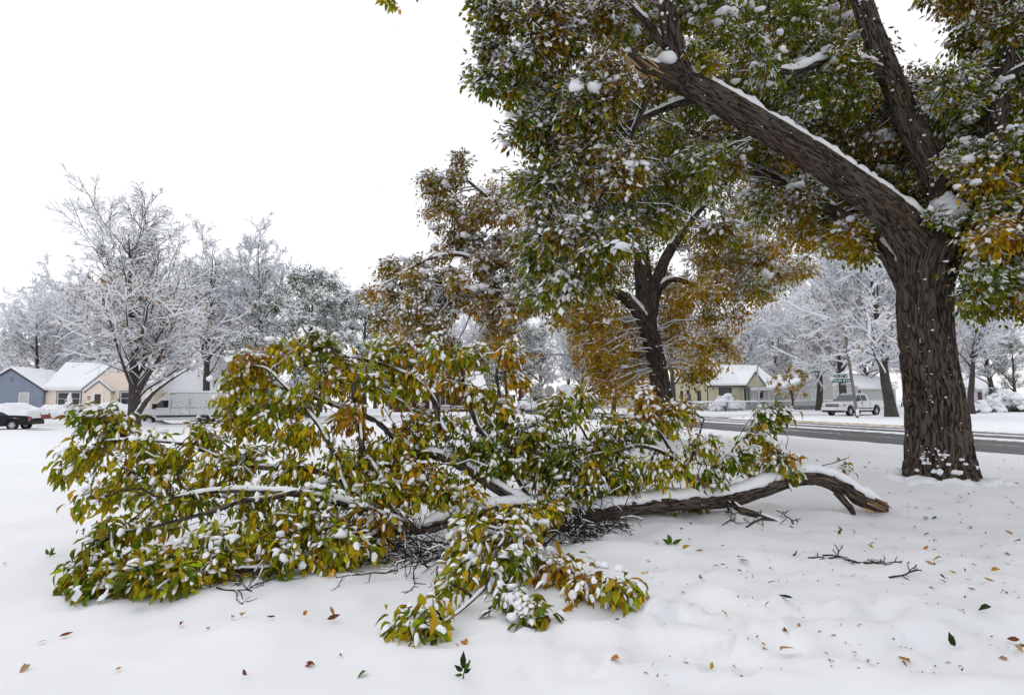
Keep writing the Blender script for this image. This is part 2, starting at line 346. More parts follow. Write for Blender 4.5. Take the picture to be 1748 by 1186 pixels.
# ------------------------------------------------------------------ foliage
OPEN_SKY = [(1550, 40, 70), (1585, 75, 40), (1520, 20, 40)]
class Foliage:
    def __init__(s, skel=None, leaf=.10):
        s.p, s.t, s.n, s.l, s.c, s.s = [], [], [], [], [], []
        s.tw, s.skel, s.leaf, s.blobs, s.star, s.tsn, s.sk = {}, skel, leaf, [], .6, {4: .5, 6: 1}, 1.0
    def twig(s, a, b, r0, r1, K=5, sag=.08, arch=0.0):
        a, b = np.asarray(a, float), np.asarray(b, float); d = np.linalg.norm(b-a)
        t = np.linspace(0, 1, K)[:, None]
        P = a + (b-a)*t + np.array([0, 0, 1])*((arch*4*t*(1-t)) - sag*t*t)*d + rng.normal(size=(K, 3))*d*.03*(t > 0)
        s.tw.setdefault(K, []).append((P, np.linspace(r0, r1, K)))
        return P
    def spray(s, c, rad, nsub, nleaf, pal, snow, sub=None, attach=True, droop=.55, r0=.012, blob=0.0):
        c = np.asarray(c, float); rad = np.broadcast_to(np.asarray(rad, float), (3,))
        sub = sub or float(rad.mean())*.42
        if attach is True and s.skel is not None:
            d = np.linalg.norm(s.skel - c, axis=1); a = s.skel[np.argmin(d + 2.*np.maximum(0, s.skel[:, 2]-c[2]-.3))]
        elif attach is not None and attach is not True: a = np.asarray(attach, float)
        else: a = c + np.array([0, 0, -rad[2]*.5])
        if np.linalg.norm(a-c) > .05: s.twig(a, c, r0*1.5, r0, 6, 0, .06)
        q = rng.normal(size=(nsub, 3)); q = nrm(q)*(rng.random((nsub, 1))**.45)
        sc = c + q*rad
        lump0 = rng.random()
        outward = nrm(c-a + np.array([0, 0, .01]))
        for k in range(nsub):
            P = s.twig(c + (sc[k]-c)*.1*rng.random(), sc[k], r0*.6, r0*.3, 4, .1)
            n = max(2, int(nleaf*(.6+.8*rng.random())))
            t = .35 + .65*rng.random(n)**.7
            i = np.minimum((t*3).astype(int), 2); f = (t*3-i)[:, None]
            base = P[i]*(1-f) + P[i+1]*f
            off = rng.normal(size=(n, 3))*sub*.5
            pos = base + off
            tip = nrm(off/sub*s.star + outward*.35 + q[k]*.35 + rng.normal(size=(n, 3))*.45 + np.array([0, 0, -droop*1.25]))
            up = np.array([0, 0, 1.]) + rng.normal(size=(n, 3))*.45 + off/sub*.3
            nr = nrm(up - (up*tip).sum(1, keepdims=True)*tip)
            L = s.leaf*(.5+.8*rng.random(n)**.8)
            lump = np.full(n, np.clip(.6*lump0 + .4*rng.random() + .1*rng.normal(), 0, 1))
            ks = np.clip(snow*s.sk*(.35+1.3*rng.random()), 0, 1)
            h = sstep(-.6, .5, off[:, 2]/sub)
            sn = (rng.random(n) < ks*(.35+.9*h)) & (nr[:, 2] > .22)
            s.p.append(pos); s.t.append(tip); s.n.append(nr); s.l.append(L); s.c.append(pick_cols(pal, n, lump)); s.s.append(sn)
            if rng.random() < blob: s.blobs.append((*(sc[k] + np.array([0, 0, sub*.30])), sub*(.5+.5*rng.random())))
    def arrays(s):
        return [np.concatenate(x) for x in (s.p, s.t, s.n, s.l, s.c, s.s)]
    def axes(s, t, n, l):
        S = np.cross(t, n)
        return np.stack([S*l[:, None], t*l[:, None], n*l[:, None]], -1)
    def build(s, root, mt=LEAF, lod=8, names=("foliage", "twigs", "leaf_snow"), pieces=0, twigmat=TWIG, padk=.98, cell=13, off=(0, 0, 0), twigsides=3, tsnow=.012, padth=1.0):
        off = np.asarray(off, float)
        p, t, n, l, c, sn = s.arrays()
        if pieces:                                   # the leaves that show largest become objects of their own
            px, py, dz = project(p + t*l[:, None]*.5)
            ok = (px > 2) & (px < 1746) & (py > 2) & (py < 1184) & (l/dz*FPX > 9)
            key = (np.floor(px/cell)*1000 + np.floor(py/cell)).astype(np.int64)
            o = np.argsort(dz); o = o[ok[o]]
            _, first = np.unique(key[o], return_index=True)
            front = o[first]; front = front[~sn[front]]
            size = l[front]/dz[front]*(.3+np.abs(np.cross(t[front], np.array([0, 1., 0]))[:, 0])*.2 + np.abs(n[front] @ np.array([0, -1., 0])))
            sel = front[np.argsort(-size)[:pieces]]
        else: sel = np.zeros(0, int)
        keep = np.ones(len(p), bool); keep[sel] = False
        acc = Acc()
        M = s.axes(t, n, l)
        if lod == 8:
            v = rng.integers(0, 6, len(p))
            for k in range(6):
                m = keep & (v == k)
                V, T = inst(LEAVES[k], LEAF_T, M[m], p[m]-off); acc.add(V, T=T, col=np.repeat(c[m], 8, 0))
        else:
            cV, cT = (LEAF5, LEAF5_T) if lod == 5 else (LEAF4, LEAF4_T)
            V, T = inst(cV, cT, M[keep], p[keep]-off); acc.add(V, T=T, col=np.repeat(c[keep], len(cV), 0))
        obj(names[0], acc.mesh(names[0]), mt, root, "stuff")
        if len(sel):
            q = (np.argsort(np.argsort(c[sel][:, 0]/(c[sel].sum(1)+1e-6)))*20//len(sel))
            meshes = {}
            for j, i in enumerate(sel):
                kk = (int(q[j]), j % 6)
                if kk not in meshes:
                    meshes[kk] = npmesh("leaf", LEAVES[kk[1]], LEAF_T, col=np.tile(c[i], (8, 1))); meshes[kk].materials.append(mt)
                mw = Matrix([list(M[i][r]) + [p[i][r]-off[r]] for r in range(3)] + [[0, 0, 0, 1]])
                obj("leaf", meshes[kk], None, root, None, mw)
        acc = Acc()
        if sn.any():
            Mp = M[sn].copy(); Mp[:, :, 0] *= padk*1.1; Mp[:, :, 1] *= padk; Mp[:, :, 2] *= (.6+.9*rng.random((sn.sum(), 1)))*padth
            Mp[:, :, 2] = .6*Mp[:, :, 2] + .4*np.array([0, 0, 1.])*np.linalg.norm(Mp[:, :, 2], axis=1, keepdims=True)
            if lod == 8:
                Mp[:, :, 0] *= .7+.55*rng.random((len(Mp), 1)); v = rng.integers(0, 6, len(Mp)); pp = p[sn]-off+n[sn]*.004
                for k in range(6):
                    V, T = inst(PADS[k], PAD_T, Mp[v == k], pp[v == k]); acc.add(V, T=T)
            else:
                V, T = inst(PAD5, PAD5_T, Mp, p[sn]-off + n[sn]*.004); acc.add(V, T=T)
        if s.blobs:
            bp_ = np.array(s.blobs); bx, by, bz = project(bp_[:, :3]); s.blobs = [q for q, a_, c_ in zip(s.blobs, bx, by) if not any(math.hypot(a_-g0, c_-g1) < gr*1.15 for g0, g1, gr in OPEN_SKY)]
        if s.blobs:
            b = np.repeat(np.array(s.blobs), 3, 0); b[:, :3] += rng.normal(size=(len(b), 3))*b[:, 3:]*[.6, .6, .2]; add_blobs(acc, b[:, :3]-off, b[:, 3]*(.25+.42*rng.random(len(b))), (.4, .75), lump=.45)
        for K, lst in s.tw.items():
            P = np.array([x[0] for x in lst])-off; R = np.array([x[1] for x in lst]); q_ = rng.random(len(P)) < s.tsn.get(K, 1); P, R = P[q_], R[q_]
            V, Q = snow_tubes(P, R, 3, tsnow); acc.add(V, Q=Q)
        if acc.n: obj(names[2], acc.mesh(names[2]), SNOW, root, "stuff")
        acc = Acc()
        for K, lst in s.tw.items():
            P = np.array([x[0] for x in lst])-off; R = np.array([x[1] for x in lst])
            V, Q, _ = tubes(P, R, twigsides); acc.add(V, Q=Q)
        if acc.n: obj(names[1], acc.mesh(names[1]), twigmat, root, "stuff")
        return len(p)

# ------------------------------------------------------------------ skeletons of bare branches, grown level by level
def grow(start, d, length, r0, r1, K, wob, trop):
    B = len(start); P = np.empty((B, K, 3)); P[:, 0] = start; d = nrm(d)
    for k in range(1, K):
        d = nrm(d + rng.normal(size=(B, 3))*wob + np.array([0, 0, 1.])*np.broadcast_to(np.asarray(trop, float), (B,))[:, None])
        P[:, k] = P[:, k-1] + d*(length/(K-1))[:, None]
    return P, r0[:, None] + (r1-r0)[:, None]*np.linspace(0, 1, K)[None]**.8
def side_shoots(P, R, n, t0, t1, ang, lenf, up=0.0, rfac=.6, taper=.6, horiz=0.0):
    B, K, _ = P.shape; j = np.repeat(np.arange(B), n); m = len(j)
    t = t0 + (t1-t0)*rng.random(m); u = t*(K-1); i = np.minimum(u.astype(int), K-2); f = (u-i)
    s = P[j, i]*(1-f[:, None]) + P[j, i+1]*f[:, None]; T = nrm(P[j, i+1]-P[j, i]); r = R[j, i]*(1-f)+R[j, i+1]*f
    v = rng.normal(size=(m, 3)); v[:, 2] *= (1-horiz); v = nrm(v-(v*T).sum(1, keepdims=True)*T)
    a = np.radians(ang)*(.7+.6*rng.random(m))
    d = nrm(T*np.cos(a)[:, None] + v*np.sin(a)[:, None] + np.array([0, 0, up]))
    plen = np.linalg.norm(np.diff(P, axis=1), axis=-1).sum(1)[j]
    L = plen*lenf*(1-taper*t)*(.6+.7*rng.random(m))
    return s, d, L, np.minimum(r*rfac, L*.05), t

# ------------------------------------------------------------------ ground
def road_off(x, y): return x*N_MAIN[0] + y*N_MAIN[1]
def cross_off(x, y): return -x*.2449 + y*.9696
DENTS = []
for (px, py, r, dep) in ((1155, 1075, .13, .07), (1205, 1055, .14, .06), (1290, 1075, .15, .05), (1400, 1062, .16, .05), (1500, 1066, .15, .05), (1620, 1060, .15, .04),
                         (1150, 1060, .10, .06), (1330, 1120, .16, .05), (1460, 1125, .16, .04), (1580, 1110, .15, .04), (760, 1090, .25, .03), (1050, 1060, .2, .04), (980, 1110, .2, .03), (1690, 985, .12, .04), (1650, 880, .14, .03)):
    g = ground_at(px, py); DENTS.append((g[0], g[1], r, dep))
for _ in range(90):
    g = ground_at(700+1040*rng.random(), 960+220*rng.random()); DENTS.append((g[0], g[1], .05+.07*rng.random(), (.012+.03*rng.random())*(1 if rng.random() < .65 else -1)))
BIG = at(1610, 815, 10.4); BIG[2] = 0
MID = at(1137, 750, 21.5); MID[2] = 0
def gz(x, y):
    if np.ndim(x) == 0: return gz(np.array([x]), np.array([y]))[0]
    x, y = np.asarray(x, float), np.asarray(y, float); o = np.zeros_like(x)
    ro, co = road_off(x, y), cross_off(x, y)
    calm = np.clip(1 - sstep(15.6, 17.2, ro)*(1-sstep(28.8, 31, ro)), 0, 1)
    P = lambda k, s: np.stack([x*k+s, y*k, o+s*.37], -1)
    z = (.07*(vn(P(.55, 3), 1)-.5) + .05*(vn(P(1.7, 5), 2)-.5) + .022*(vn(P(4.1, 9), 3)-.5) + .010*(vn(P(9.5, 2), 4)-.5))
    near = sstep(14, 4, y)*sstep(-.5, 1.5, x + (y-4)*.3)
    ang = x*.25 + y
    rp = 1-np.abs(2*vn(np.stack([x*.9, ang*3.4, o+2], -1), 6)-1)
    z = z + near*(rp**2*.09 + .09*(vn(P(2.6, 4), 7)-.5) + .055*(vn(P(6.2, 4), 8)-.5))
    lum = vn(P(3.2, 8), 11); z = z + .028*sstep(.58, .8, lum)*sstep(30, 12, y)
    for (dx, dy, r, dep) in DENTS:
        d = np.hypot(x-dx, (y-dy)*1.0)/r; z = z - dep*np.exp(-d*d*1.5) + dep*.6*np.exp(-(d-1.5)**2*5)
    for c, r, hh in ((BIG, .95, .15), (MID, .6, .15)):
        d = np.hypot(x-c[0], y-c[1]); z = z + hh*np.exp(-(d/r)**2)*(.7+.6*vn(P(3, 1), 14)) + .12*np.exp(-((d-r*.85)/.16)**2)*(vn(P(4.5, 2), 15)-.2)
    z = z*calm
    e = .25*(vn(P(1.2, 6), 9)-.5) + .12*(vn(P(5, 6), 10)-.5)
    z = z - .07*sstep(11.75, 11.95, ro+e)*(1-sstep(13.3, 13.5, ro+e))*(y < 60)       # the trodden pavement under the snow
    bank = .07*np.exp(-((ro-16.3+e)/.55)**2) + .14*np.exp(-((ro-30+e)/.7)**2)*1.0
    z = z + bank*(1-sstep(CROSS_A-2, CROSS_A, co)*(1-sstep(CROSS_B, CROSS_B+2, co)))
    z = z - .14*sstep(17.0, 17.45, ro+e*.6)*(1-sstep(28.55, 29.0, ro+e*.4))
    leftcross = sstep(12, 4, ro)
    z = z + leftcross*(.42*np.exp(-((co-48.5+e*1.5)/1.2)**2)*sstep(-33.5, -31.5, x)*0 )
    far = sstep(CROSS_A-.4, CROSS_A+.2, co+e)*(1-sstep(CROSS_B-.2, CROSS_B+.4, co+e))
    z = z - .10*far*(1-sstep(17.0, 17.45, ro+e*.6)*(1-sstep(28.55, 29, ro+e*.4)))
    return z
def spaced(a, b, s0, k):
    o = [a]; 
    while o[-1] < b: o.append(o[-1] + max(s0, s0 + k*(o[-1]-a)))
    return np.array(o)
ys = np.concatenate([np.linspace(-14, 1.9, 18)[:-1], spaced(1.9, 420, .045, .021)])
xr = spaced(0, 420, .065, .02); xs = np.concatenate([-xr[1:][::-1], xr])
X, Y = np.meshgrid(xs, ys); Z = gz(X.ravel(), Y.ravel()).reshape(X.shape)
nx, ny = len(xs), len(ys); idx = np.arange(nx*ny).reshape(ny, nx)
Q = np.stack([idx[:-1, :-1], idx[:-1, 1:], idx[1:, 1:], idx[1:, :-1]], -1).reshape(-1, 4)
g = obj("snow_ground", npmesh("snow_ground", np.stack([X, Y, Z], -1), Q=Q), SNOW_G, None, "structure")

ASPH = mat("slushy_asphalt", rough=.55, spec=.4)
N_, L_, b_ = nodes(ASPH)
a_ = N_.new("ShaderNodeAttribute"); a_.attribute_name = "col"
tc_ = N_.new("ShaderNodeTexCoord"); n_ = N_.new("ShaderNodeTexNoise"); n_.inputs["Scale"].default_value = 5; n_.inputs["Detail"].default_value = 7
L_.new(tc_.outputs["Object"], n_.inputs[0])
ma_ = N_.new("ShaderNodeMath"); ma_.operation = 'MULTIPLY_ADD'; ma_.inputs[1].default_value = .9; ma_.inputs[2].default_value = -.45; L_.new(n_.outputs[0], ma_.inputs[0])
sx_ = N_.new("ShaderNodeSeparateColor"); L_.new(a_.outputs["Color"], sx_.inputs[0])
ad_ = N_.new("ShaderNodeMath"); L_.new(sx_.outputs[0], ad_.inputs[0]); L_.new(ma_.outputs[0], ad_.inputs[1])
r_ = N_.new("ShaderNodeValToRGB"); e_ = r_.color_ramp.elements
e_[0].position = .32; e_[0].color = (.045, .044, .046, 1); e_[1].position = .72; e_[1].color = (.76, .77, .80, 1)
e2_ = e_.new(.5); e2_.color = (.24, .235, .235, 1)
L_.new(ad_.outputs[0], r_.inputs[0]); L_.new(r_.outputs[0], b_.inputs["Base Color"])
def road_sheet(name, o, u, n, w, L0, L1, profile, z, du, dw):
    ws = np.arange(0, w+dw*.5, dw); us = np.arange(L0, L1, du)
    W, U = np.meshgrid(ws, us); P = np.stack([o[0] + n[0]*W + u[0]*U, o[1] + n[1]*W + u[1]*U], -1)
    nz = vn(np.stack([W.ravel()*2.2, U.ravel()*.35, W.ravel()*0+.5], -1), 21).reshape(W.shape)
    n2 = vn(np.stack([W.ravel()*.5, U.ravel()*.08, W.ravel()*0+.5], -1), 22).reshape(W.shape)
    s = np.interp(W + (n2-.5)*.7, *zip(*profile)) + (nz-.5)*.35
    s = np.clip(s, 0, 1)
    zz = z + .035*sstep(.4, .9, s)
    V = np.concatenate([P, zz[..., None]], -1); k = len(ws); ii = np.arange(W.size).reshape(W.shape)
    Qd = np.stack([ii[:-1, :-1], ii[:-1, 1:], ii[1:, 1:], ii[1:, :-1]], -1).reshape(-1, 4)
    return obj(name, npmesh(name, V, Q=Qd, col=np.repeat(s.reshape(-1, 1), 3, 1)), ASPH, None, "structure")
prof = [(0, .45), (.3, .1), (.8, 0), (3.0, .05), (3.4, .4), (3.8, .45), (4.2, .1), (5.4, .2), (5.8, .85), (6.5, .9), (6.9, .3), (8.2, .2), (8.5, .75), (9.0, .8), (9.3, .1), (10.2, .05), (10.5, .7), (11, .9)]
road_sheet("road", N_MAIN*(MAIN_A+0.0), U_MAIN, N_MAIN, 11.0, -10, 150, prof, -.085, .5, .16)
prof2 = [(0, 1), (1.2, .9), (1.6, .35), (2.2, .3), (2.8, .95), (4.6, .95), (5.0, .45), (5.6, .4), (6.2, .95), (10, 1)]
NC = np.array([-.2449, .9696]); UC = np.array([.9696, .2449])
road_sheet("side_street", NC*CROSS_A, UC, NC, 10, 29.2, 80, prof2, -.06, .5, .2)
road_sheet("side_street", NC*CROSS_A, UC, NC, 10, -80, 16.8, [(0, 1), (.3, .85), (10, 1)], -.06, .7, .25)
YEL = noise_col(mat("yellow_kerb_paint", rough=.7), (.45, .27, .08), (.72, .66, .55), 3)
acc = Acc(); acc.box(-3.5, 9, 0, .14, -.1, .025)
k = flat(acc, "yellow_kerb", YEL); k["kind"] = "structure"
k.location = (*(N_MAIN*28.5 + U_MAIN*27.5), 0); k.rotation_euler = (0, 0, math.atan2(U_MAIN[1], U_MAIN[0]))

rng = np.random.default_rng(101)
# ------------------------------------------------------------------ the big ash tree and its broken limb
def limb(px_pts, m=24):
    P = np.array([at(a, b, c) for a, b, c, w in px_pts]); R = np.array([w*.5/FPX*c*.5*(1+1/math.hypot(1, (a-CXP)/FPX)**2) for a, b, c, w in px_pts])
    return resample(P, R, m)
def bark_tube(acc, P, R, n, depth=.02, freq=5.0, flare=None):
    V, Q, bk = tubes(P[None], R[None], n)
    K = len(P); ctr = np.repeat(P, n, 0); rad = nrm(V-ctr)
    rr = np.repeat(R, n)
    s = bk[:, 2]; th = np.tile(np.arange(n)*2*np.pi/n, K)
    rm = R.mean()
    q = np.stack([np.cos(th)*rm*freq*2.2, np.sin(th)*rm*freq*2.2, s*freq*.55], -1)
    w = (np.stack([vn(q*.6, 41), vn(q*.6, 42), vn(q*.3, 43)], -1)-.5)*1.6
    f1 = np.abs(2*vn(q*1.15+w, 44)-1); f2 = np.abs(2*vn(q*2.3+w*1.5, 45)-1); f3 = vn(q*4.5, 46)
    d = -depth*(1-sstep(.03, .24, f1)) - depth*.4*(1-sstep(.02, .2, f2)) + depth*.35*(f3-.5) + .10*rr*(vn(q*.18, 47)-.5)
    if flare is not None: d = d + flare(np.repeat(np.arange(K), n), th, V)
    V = V + rad*d[:, None]
    acc.add(V, Q=Q, bark=np.stack([np.cos(th)*rr, np.sin(th)*rr, s], -1))
    return V, rad
def snow_strip(acc, P, R, c, n=10, wid=.8, gap=.25, seed=50, lift=.62):
    """A ridge of snow along the top of a limb with an uneven edge and gaps."""
    m = max(8, int(np.linalg.norm(np.diff(P, axis=0), axis=1).sum()/.045)); P, R = resample(P, R, m)
    T, _, _ = frames(P[None]); T = T[0]; Zv = np.array([0, 0, 1.])
    up = Zv-T[:, 2:3]*T; l = np.linalg.norm(up, axis=1, keepdims=True); U = up/np.maximum(l, .05); S = np.cross(T, U)
    s = np.arange(m)*.045
    q = np.stack([s*3, s*0+seed, s*0], -1); q2 = np.stack([s*9, s*0+seed, s*0+3], -1)
    k = np.clip((l[:, 0]-.2)/.45, 0, 1)*sstep(gap-.12, gap+.12, vn(q, 51))*(.78+.44*vn(q2, 52))
    e = sstep(0, 5, np.arange(m))*sstep(0, 5, m-1-np.arange(m)); k = k*e
    th = np.arange(n)*2*np.pi/n
    jit = .86+.28*vn(np.stack([np.repeat(s, n)*14, np.tile(np.cos(th), m)*3, np.tile(np.sin(th), m)*3], -1), 53).reshape(m, n)
    a = (R*wid)*k**.5; h = (c+R*.12)*k
    ring = (P+U*(R*lift)[:, None])[:, None] + (a[:, None]*np.sin(th)*jit)[..., None]*S[:, None] + ((h+R*.22)[:, None]*np.maximum(np.cos(th), -.25)*jit*(k[:, None] > .02))[..., None]*U[:, None]
    ii = np.arange(m*n).reshape(m, n); qd = ii[:-1]; b = ii[1:]
    acc.add(ring.reshape(-1, 3), Q=np.stack([qd, np.roll(qd, -1, 1), np.roll(b, -1, 1), b], -1).reshape(-1, 4))

TY = 10.4
trunk_pts = [(1612, 850, TY, 150), (1609, 828, TY, 138), (1606, 805, TY, 128), (1603, 770, TY, 119), (1599, 720, TY, 111), (1592, 660, TY, 103), (1583, 600, TY, 98), (1578, 540, TY, 97), (1579, 490, TY, 99), (1584, 450, TY, 108), (1590, 420, TY, 104), (1598, 395, TY, 70)]
main_pts = [(1585, 455, TY, 92), (1566, 420, TY-.05, 96), (1535, 380, TY-.1, 92), (1497, 345, TY-.25, 84), (1450, 312, TY-.5, 78), (1390, 270, TY-.8, 73), (1330, 233, TY-1.05, 68), (1270, 197, TY-1.3, 65), (1215, 165, TY-1.5, 62), (1165, 138, TY-1.7, 58), (1138, 124, TY-1.75, 52)]
up_pts = [(1175, 150, TY-1.7, 52), (1158, 112, TY-1.75, 50), (1148, 70, TY-1.8, 44), (1140, 20, TY-1.85, 40), (1132, -60, TY-1.9, 38), (1110, -180, TY-2, 32), (1060, -330, TY-2.2, 20)]
stub_pts = [(1190, 152, TY-1.6, 52), (1150, 134, TY-1.75, 46), (1120, 122, TY-1.85, 40), (1096, 112, TY-1.9, 33), (1078, 101, TY-1.95, 22), (1062, 90, TY-2, 14), (1050, 82, TY-2, 6)]
two_pts = [(1600, 430, TY, 60), (1612, 380, TY+.1, 62), (1604, 320, TY+.2, 60), (1580, 262, TY+.3, 60), (1552, 212, TY+.4, 58), (1527, 150, TY+.5, 54), (1503, 90, TY+.6, 50), (1480, 30, TY+.7, 47), (1464, -30, TY+.8, 44), (1440, -150, TY+.9, 36), (1400, -320, TY+1, 22)]
three_pts = [(1606, 440, TY, 62), (1640, 395, TY, 52), (1668, 345, TY, 46), (1690, 270, TY-.1, 44), (1706, 180, TY-.2, 42), (1716, 90, TY-.3, 40), (1712, 10, TY-.4, 36), (1690, -120, TY-.5, 28), (1660, -300, TY-.6, 16)]
low_pts = [(1566, 540, TY+.1, 40), (1545, 490, TY+.35, 36), (1512, 432, TY+.8, 30), (1462, 388, TY+1.3, 27), (1405, 350, TY+1.8, 25), (1345, 318, TY+2.3, 23), (1290, 292, TY+2.7, 20), (1240, 266, TY+3.0, 16), (1180, 225, TY+3.3, 10)]
br_a = [(1508, 128, TY+.5, 26), (1478, 112, TY+.35, 24), (1440, 104, TY+.2, 21), (1400, 108, TY+.1, 18), (1360, 122, TY, 14), (1325, 120, TY-.1, 9)]
br_b = [(1548, 205, TY+.4, 20), (1500, 165, TY+1.1, 18), (1440, 150, TY+1.5, 15), (1380, 158, TY+1.7, 10)]
br_c = [(1712, 140, TY-.3, 16), (1735, 120, TY-.5, 13), (1790, 95, TY-.8, 9)]
br_d = [(1145, 90, TY-1.8, 18), (1110, 45, TY-1.6, 15), (1070, 5, TY-1.4, 12), (1020, -40, TY-1.3, 7)]
br_e = [(1200, 165, TY-1.45, 16), (1150, 180, TY-1.1, 13), (1090, 205, TY-.8, 11), (1020, 235, TY-.5, 9), (950, 275, TY-.3, 6)]
br_f = [(1130, 128, TY-1.8, 15), (1108, 160, TY-1.6, 13), (1085, 215, TY-1.4, 11), (1050, 290, TY-1.2, 8), (1000, 380, TY-1, 5)]
br_g = [(1060, -20, TY-1.6, 12), (980, 40, TY-1.6, 10), (910, 90, TY-1.6, 8), (850, 130, TY-1.6, 5)]
limbs_small = [br_a, br_b, br_c, br_d, br_e, br_f, br_g]

thin_ = lambda pts, k0, k1: [(a, b, c, w*(k0+(k1-k0)*min(1, i/3))) for i, (a, b, c, w) in enumerate(pts)]
main_pts, up_pts, two_pts, three_pts, stub_pts = thin_(main_pts, .92, .77), thin_(up_pts, .82, .82), thin_(two_pts, .9, .86), thin_(three_pts, .9, .9), thin_(stub_pts, .78, .85)
big = thing("ash_tree", "tall dark ash tree with deeply furrowed trunk and a torn limb overhead, nearest standing tree", "tree", tuple(BIG))
OFF = BIG
acc = Acc()
def flare(k, th, V):
    z = V[:, 2]; e = np.exp(-np.maximum(z, 0)/.22)
    return .16*e*(.55+.6*np.cos(3*th+.6)+.4*np.cos(5*th+2.))*.6
tP, tR = limb(trunk_pts, 140)
TV, TN = bark_tube(acc, tP-OFF, tR, 190, .05, 3.2, flare)
for pts, m, n, dp in ((main_pts, 190, 100, .04), (up_pts, 70, 60, .03), (two_pts, 120, 66, .032), (three_pts, 90, 56, .03), (low_pts, 80, 44, .024)):
    P, R = limb(pts, m); bark_tube(acc, P-OFF, R, n, dp*.7, 5.6)
sP, sR = limb(stub_pts, 70); bark_tube(acc, sP-OFF, sR, 60, .018, 5.6)
for pts in limbs_small:
    P, R = limb(pts, 26); bark_tube(acc, P-OFF, R, 14, .008, 6)
obj("trunk", acc.mesh("trunk"), BARK, big)
# splintered wood where the limb tore off
acc = Acc()
def sliver(pts, n=7, flatn=.45):
    P, R = limb(pts, 14); V, Q, bk = tubes(P[None]-OFF, R[None], n)
    acc.add(V, Q=Q, bark=bk)
sliver([(1105, 133, 8.3, 5), (1084, 122, 8.24, 9), (1070, 104, 8.2, 8), (1057, 92, 8.2, 5), (1045, 82, 8.2, 1.5)])
sliver([(1086, 137, 8.3, 3), (1082, 132, 8.24, 8), (1077, 120, 8.22, 9), (1070, 108, 8.2, 3)])
sliver([(1094, 118, 8.28, 3), (1076, 102, 8.22, 4), (1058, 86, 8.22, 1)])
sliver([(1090, 128, 8.22, 2), (1086, 140, 8.22, 3), (1083, 146, 8.22, 1)])
sliver([(1132, 126, 8.3, 3), (1114, 115, 8.22, 4), (1100, 106, 8.22, 3.5), (1088, 96, 8.22, 1.5)])
sliver([(1124, 116, 8.4, 3), (1105, 100, 8.36, 4), (1092, 90, 8.36, 1.5)])
obj("torn_wood", acc.mesh("torn_wood"), WOOD, big)
acc = Acc()
P, R = limb(main_pts, 60); snow_strip(acc, P-OFF, R, .095, gap=.02, seed=3, wid=.62, lift=.82)
P, R = limb(br_a, 40); snow_strip(acc, P-OFF, R, .10, gap=.05, seed=8, wid=1.1)
P, R = limb(br_b, 40); snow_strip(acc, P-OFF, R, .08, gap=.1, seed=12, wid=1.0)
P, R = limb(low_pts, 40); snow_strip(acc, P-OFF, R, .05, gap=.3, seed=18, wid=.6)
P, R = limb(stub_pts[1:5], 30); snow_strip(acc, P-OFF, R, .06, gap=.2, seed=21, wid=.5)
for i_, pts in enumerate((br_c, br_d, br_e, br_f, br_g)):
    P, R = limb(pts, 30); snow_strip(acc, P-OFF, R, .03, gap=.2, seed=25+i_*4, wid=.9)
cr = at(1612, 352, TY-.1)-OFF; add_blobs(acc, [cr, cr+[.05, -.15, -.14], cr+[-.12, -.1, -.25], cr+[0, -.05, .15]], [.19, .17, .15, .11], (.6, .9), fine=True, lump=.4)
add_blobs(acc, [at(1138, 100, 8.5)-OFF], [.12], (.7, .9), fine=True)
# snow stuck in the furrows near the foot
px_, py_, _ = project(TV+OFF); zz = TV[:, 2]
face = TN @ nrm(np.array([-OFF[0]*.6-.2, -OFF[1], 0])) 
prob = 2.6*face.clip(0)**2*(np.exp(-((px_-(1608-(830-py_)*.06))/34)**2))*(.06 + 1.9*sstep(1.1, .1, zz) + .5*np.exp(-((py_-680)/14)**2)*(np.abs(px_-1598) < 20))*sstep(.42, .62, vn(TV*6, 61))
sel = np.where(rng.random(len(TV)) < prob*.085)[0]
rad = .010+.022*rng.random(len(sel))**1.5+.085*sstep(.7, .05, zz[sel])*rng.random(len(sel))**1.5
add_blobs(acc, TV[sel]-TN[sel]*.004, rad, (.5, 1.0), lump=.35)
sel = np.where(rng.random(len(TV)) < .0035*face.clip(0)*(zz < 3.2))[0]
add_blobs(acc, TV[sel], .006+.008*rng.random(len(sel)), (.7, 1))
for pts in (two_pts, three_pts, up_pts):
    P, R = limb(pts, 60); q = rng.integers(5, 45, 40); dv = nrm(np.stack([-.5+.8*rng.normal(size=40), -np.ones(40), .3*rng.normal(size=40)], -1))
    add_blobs(acc, P[q]+dv*(R[q]*.98)[:, None]-OFF, .012+.03*rng.random(40)**2, (.6, 1.1))
# the snow skirt round the foot
a_ = rng.random(90)*2*np.pi; r_s = .62+.28*rng.random(90)
sk_ = np.stack([r_s*np.cos(a_), r_s*np.sin(a_)], -1); add_blobs(acc, np.column_stack([sk_, gz(sk_[:, 0]+OFF[0], sk_[:, 1]+OFF[1])-.045+.07*sstep(.85, .62, r_s)*rng.random(90)]), .06+.11*rng.random(90), (.3, .6), fine=True, lump=.3)
obj("snow_cover", acc.mesh("snow_cover"), SNOW, big, "stuff")

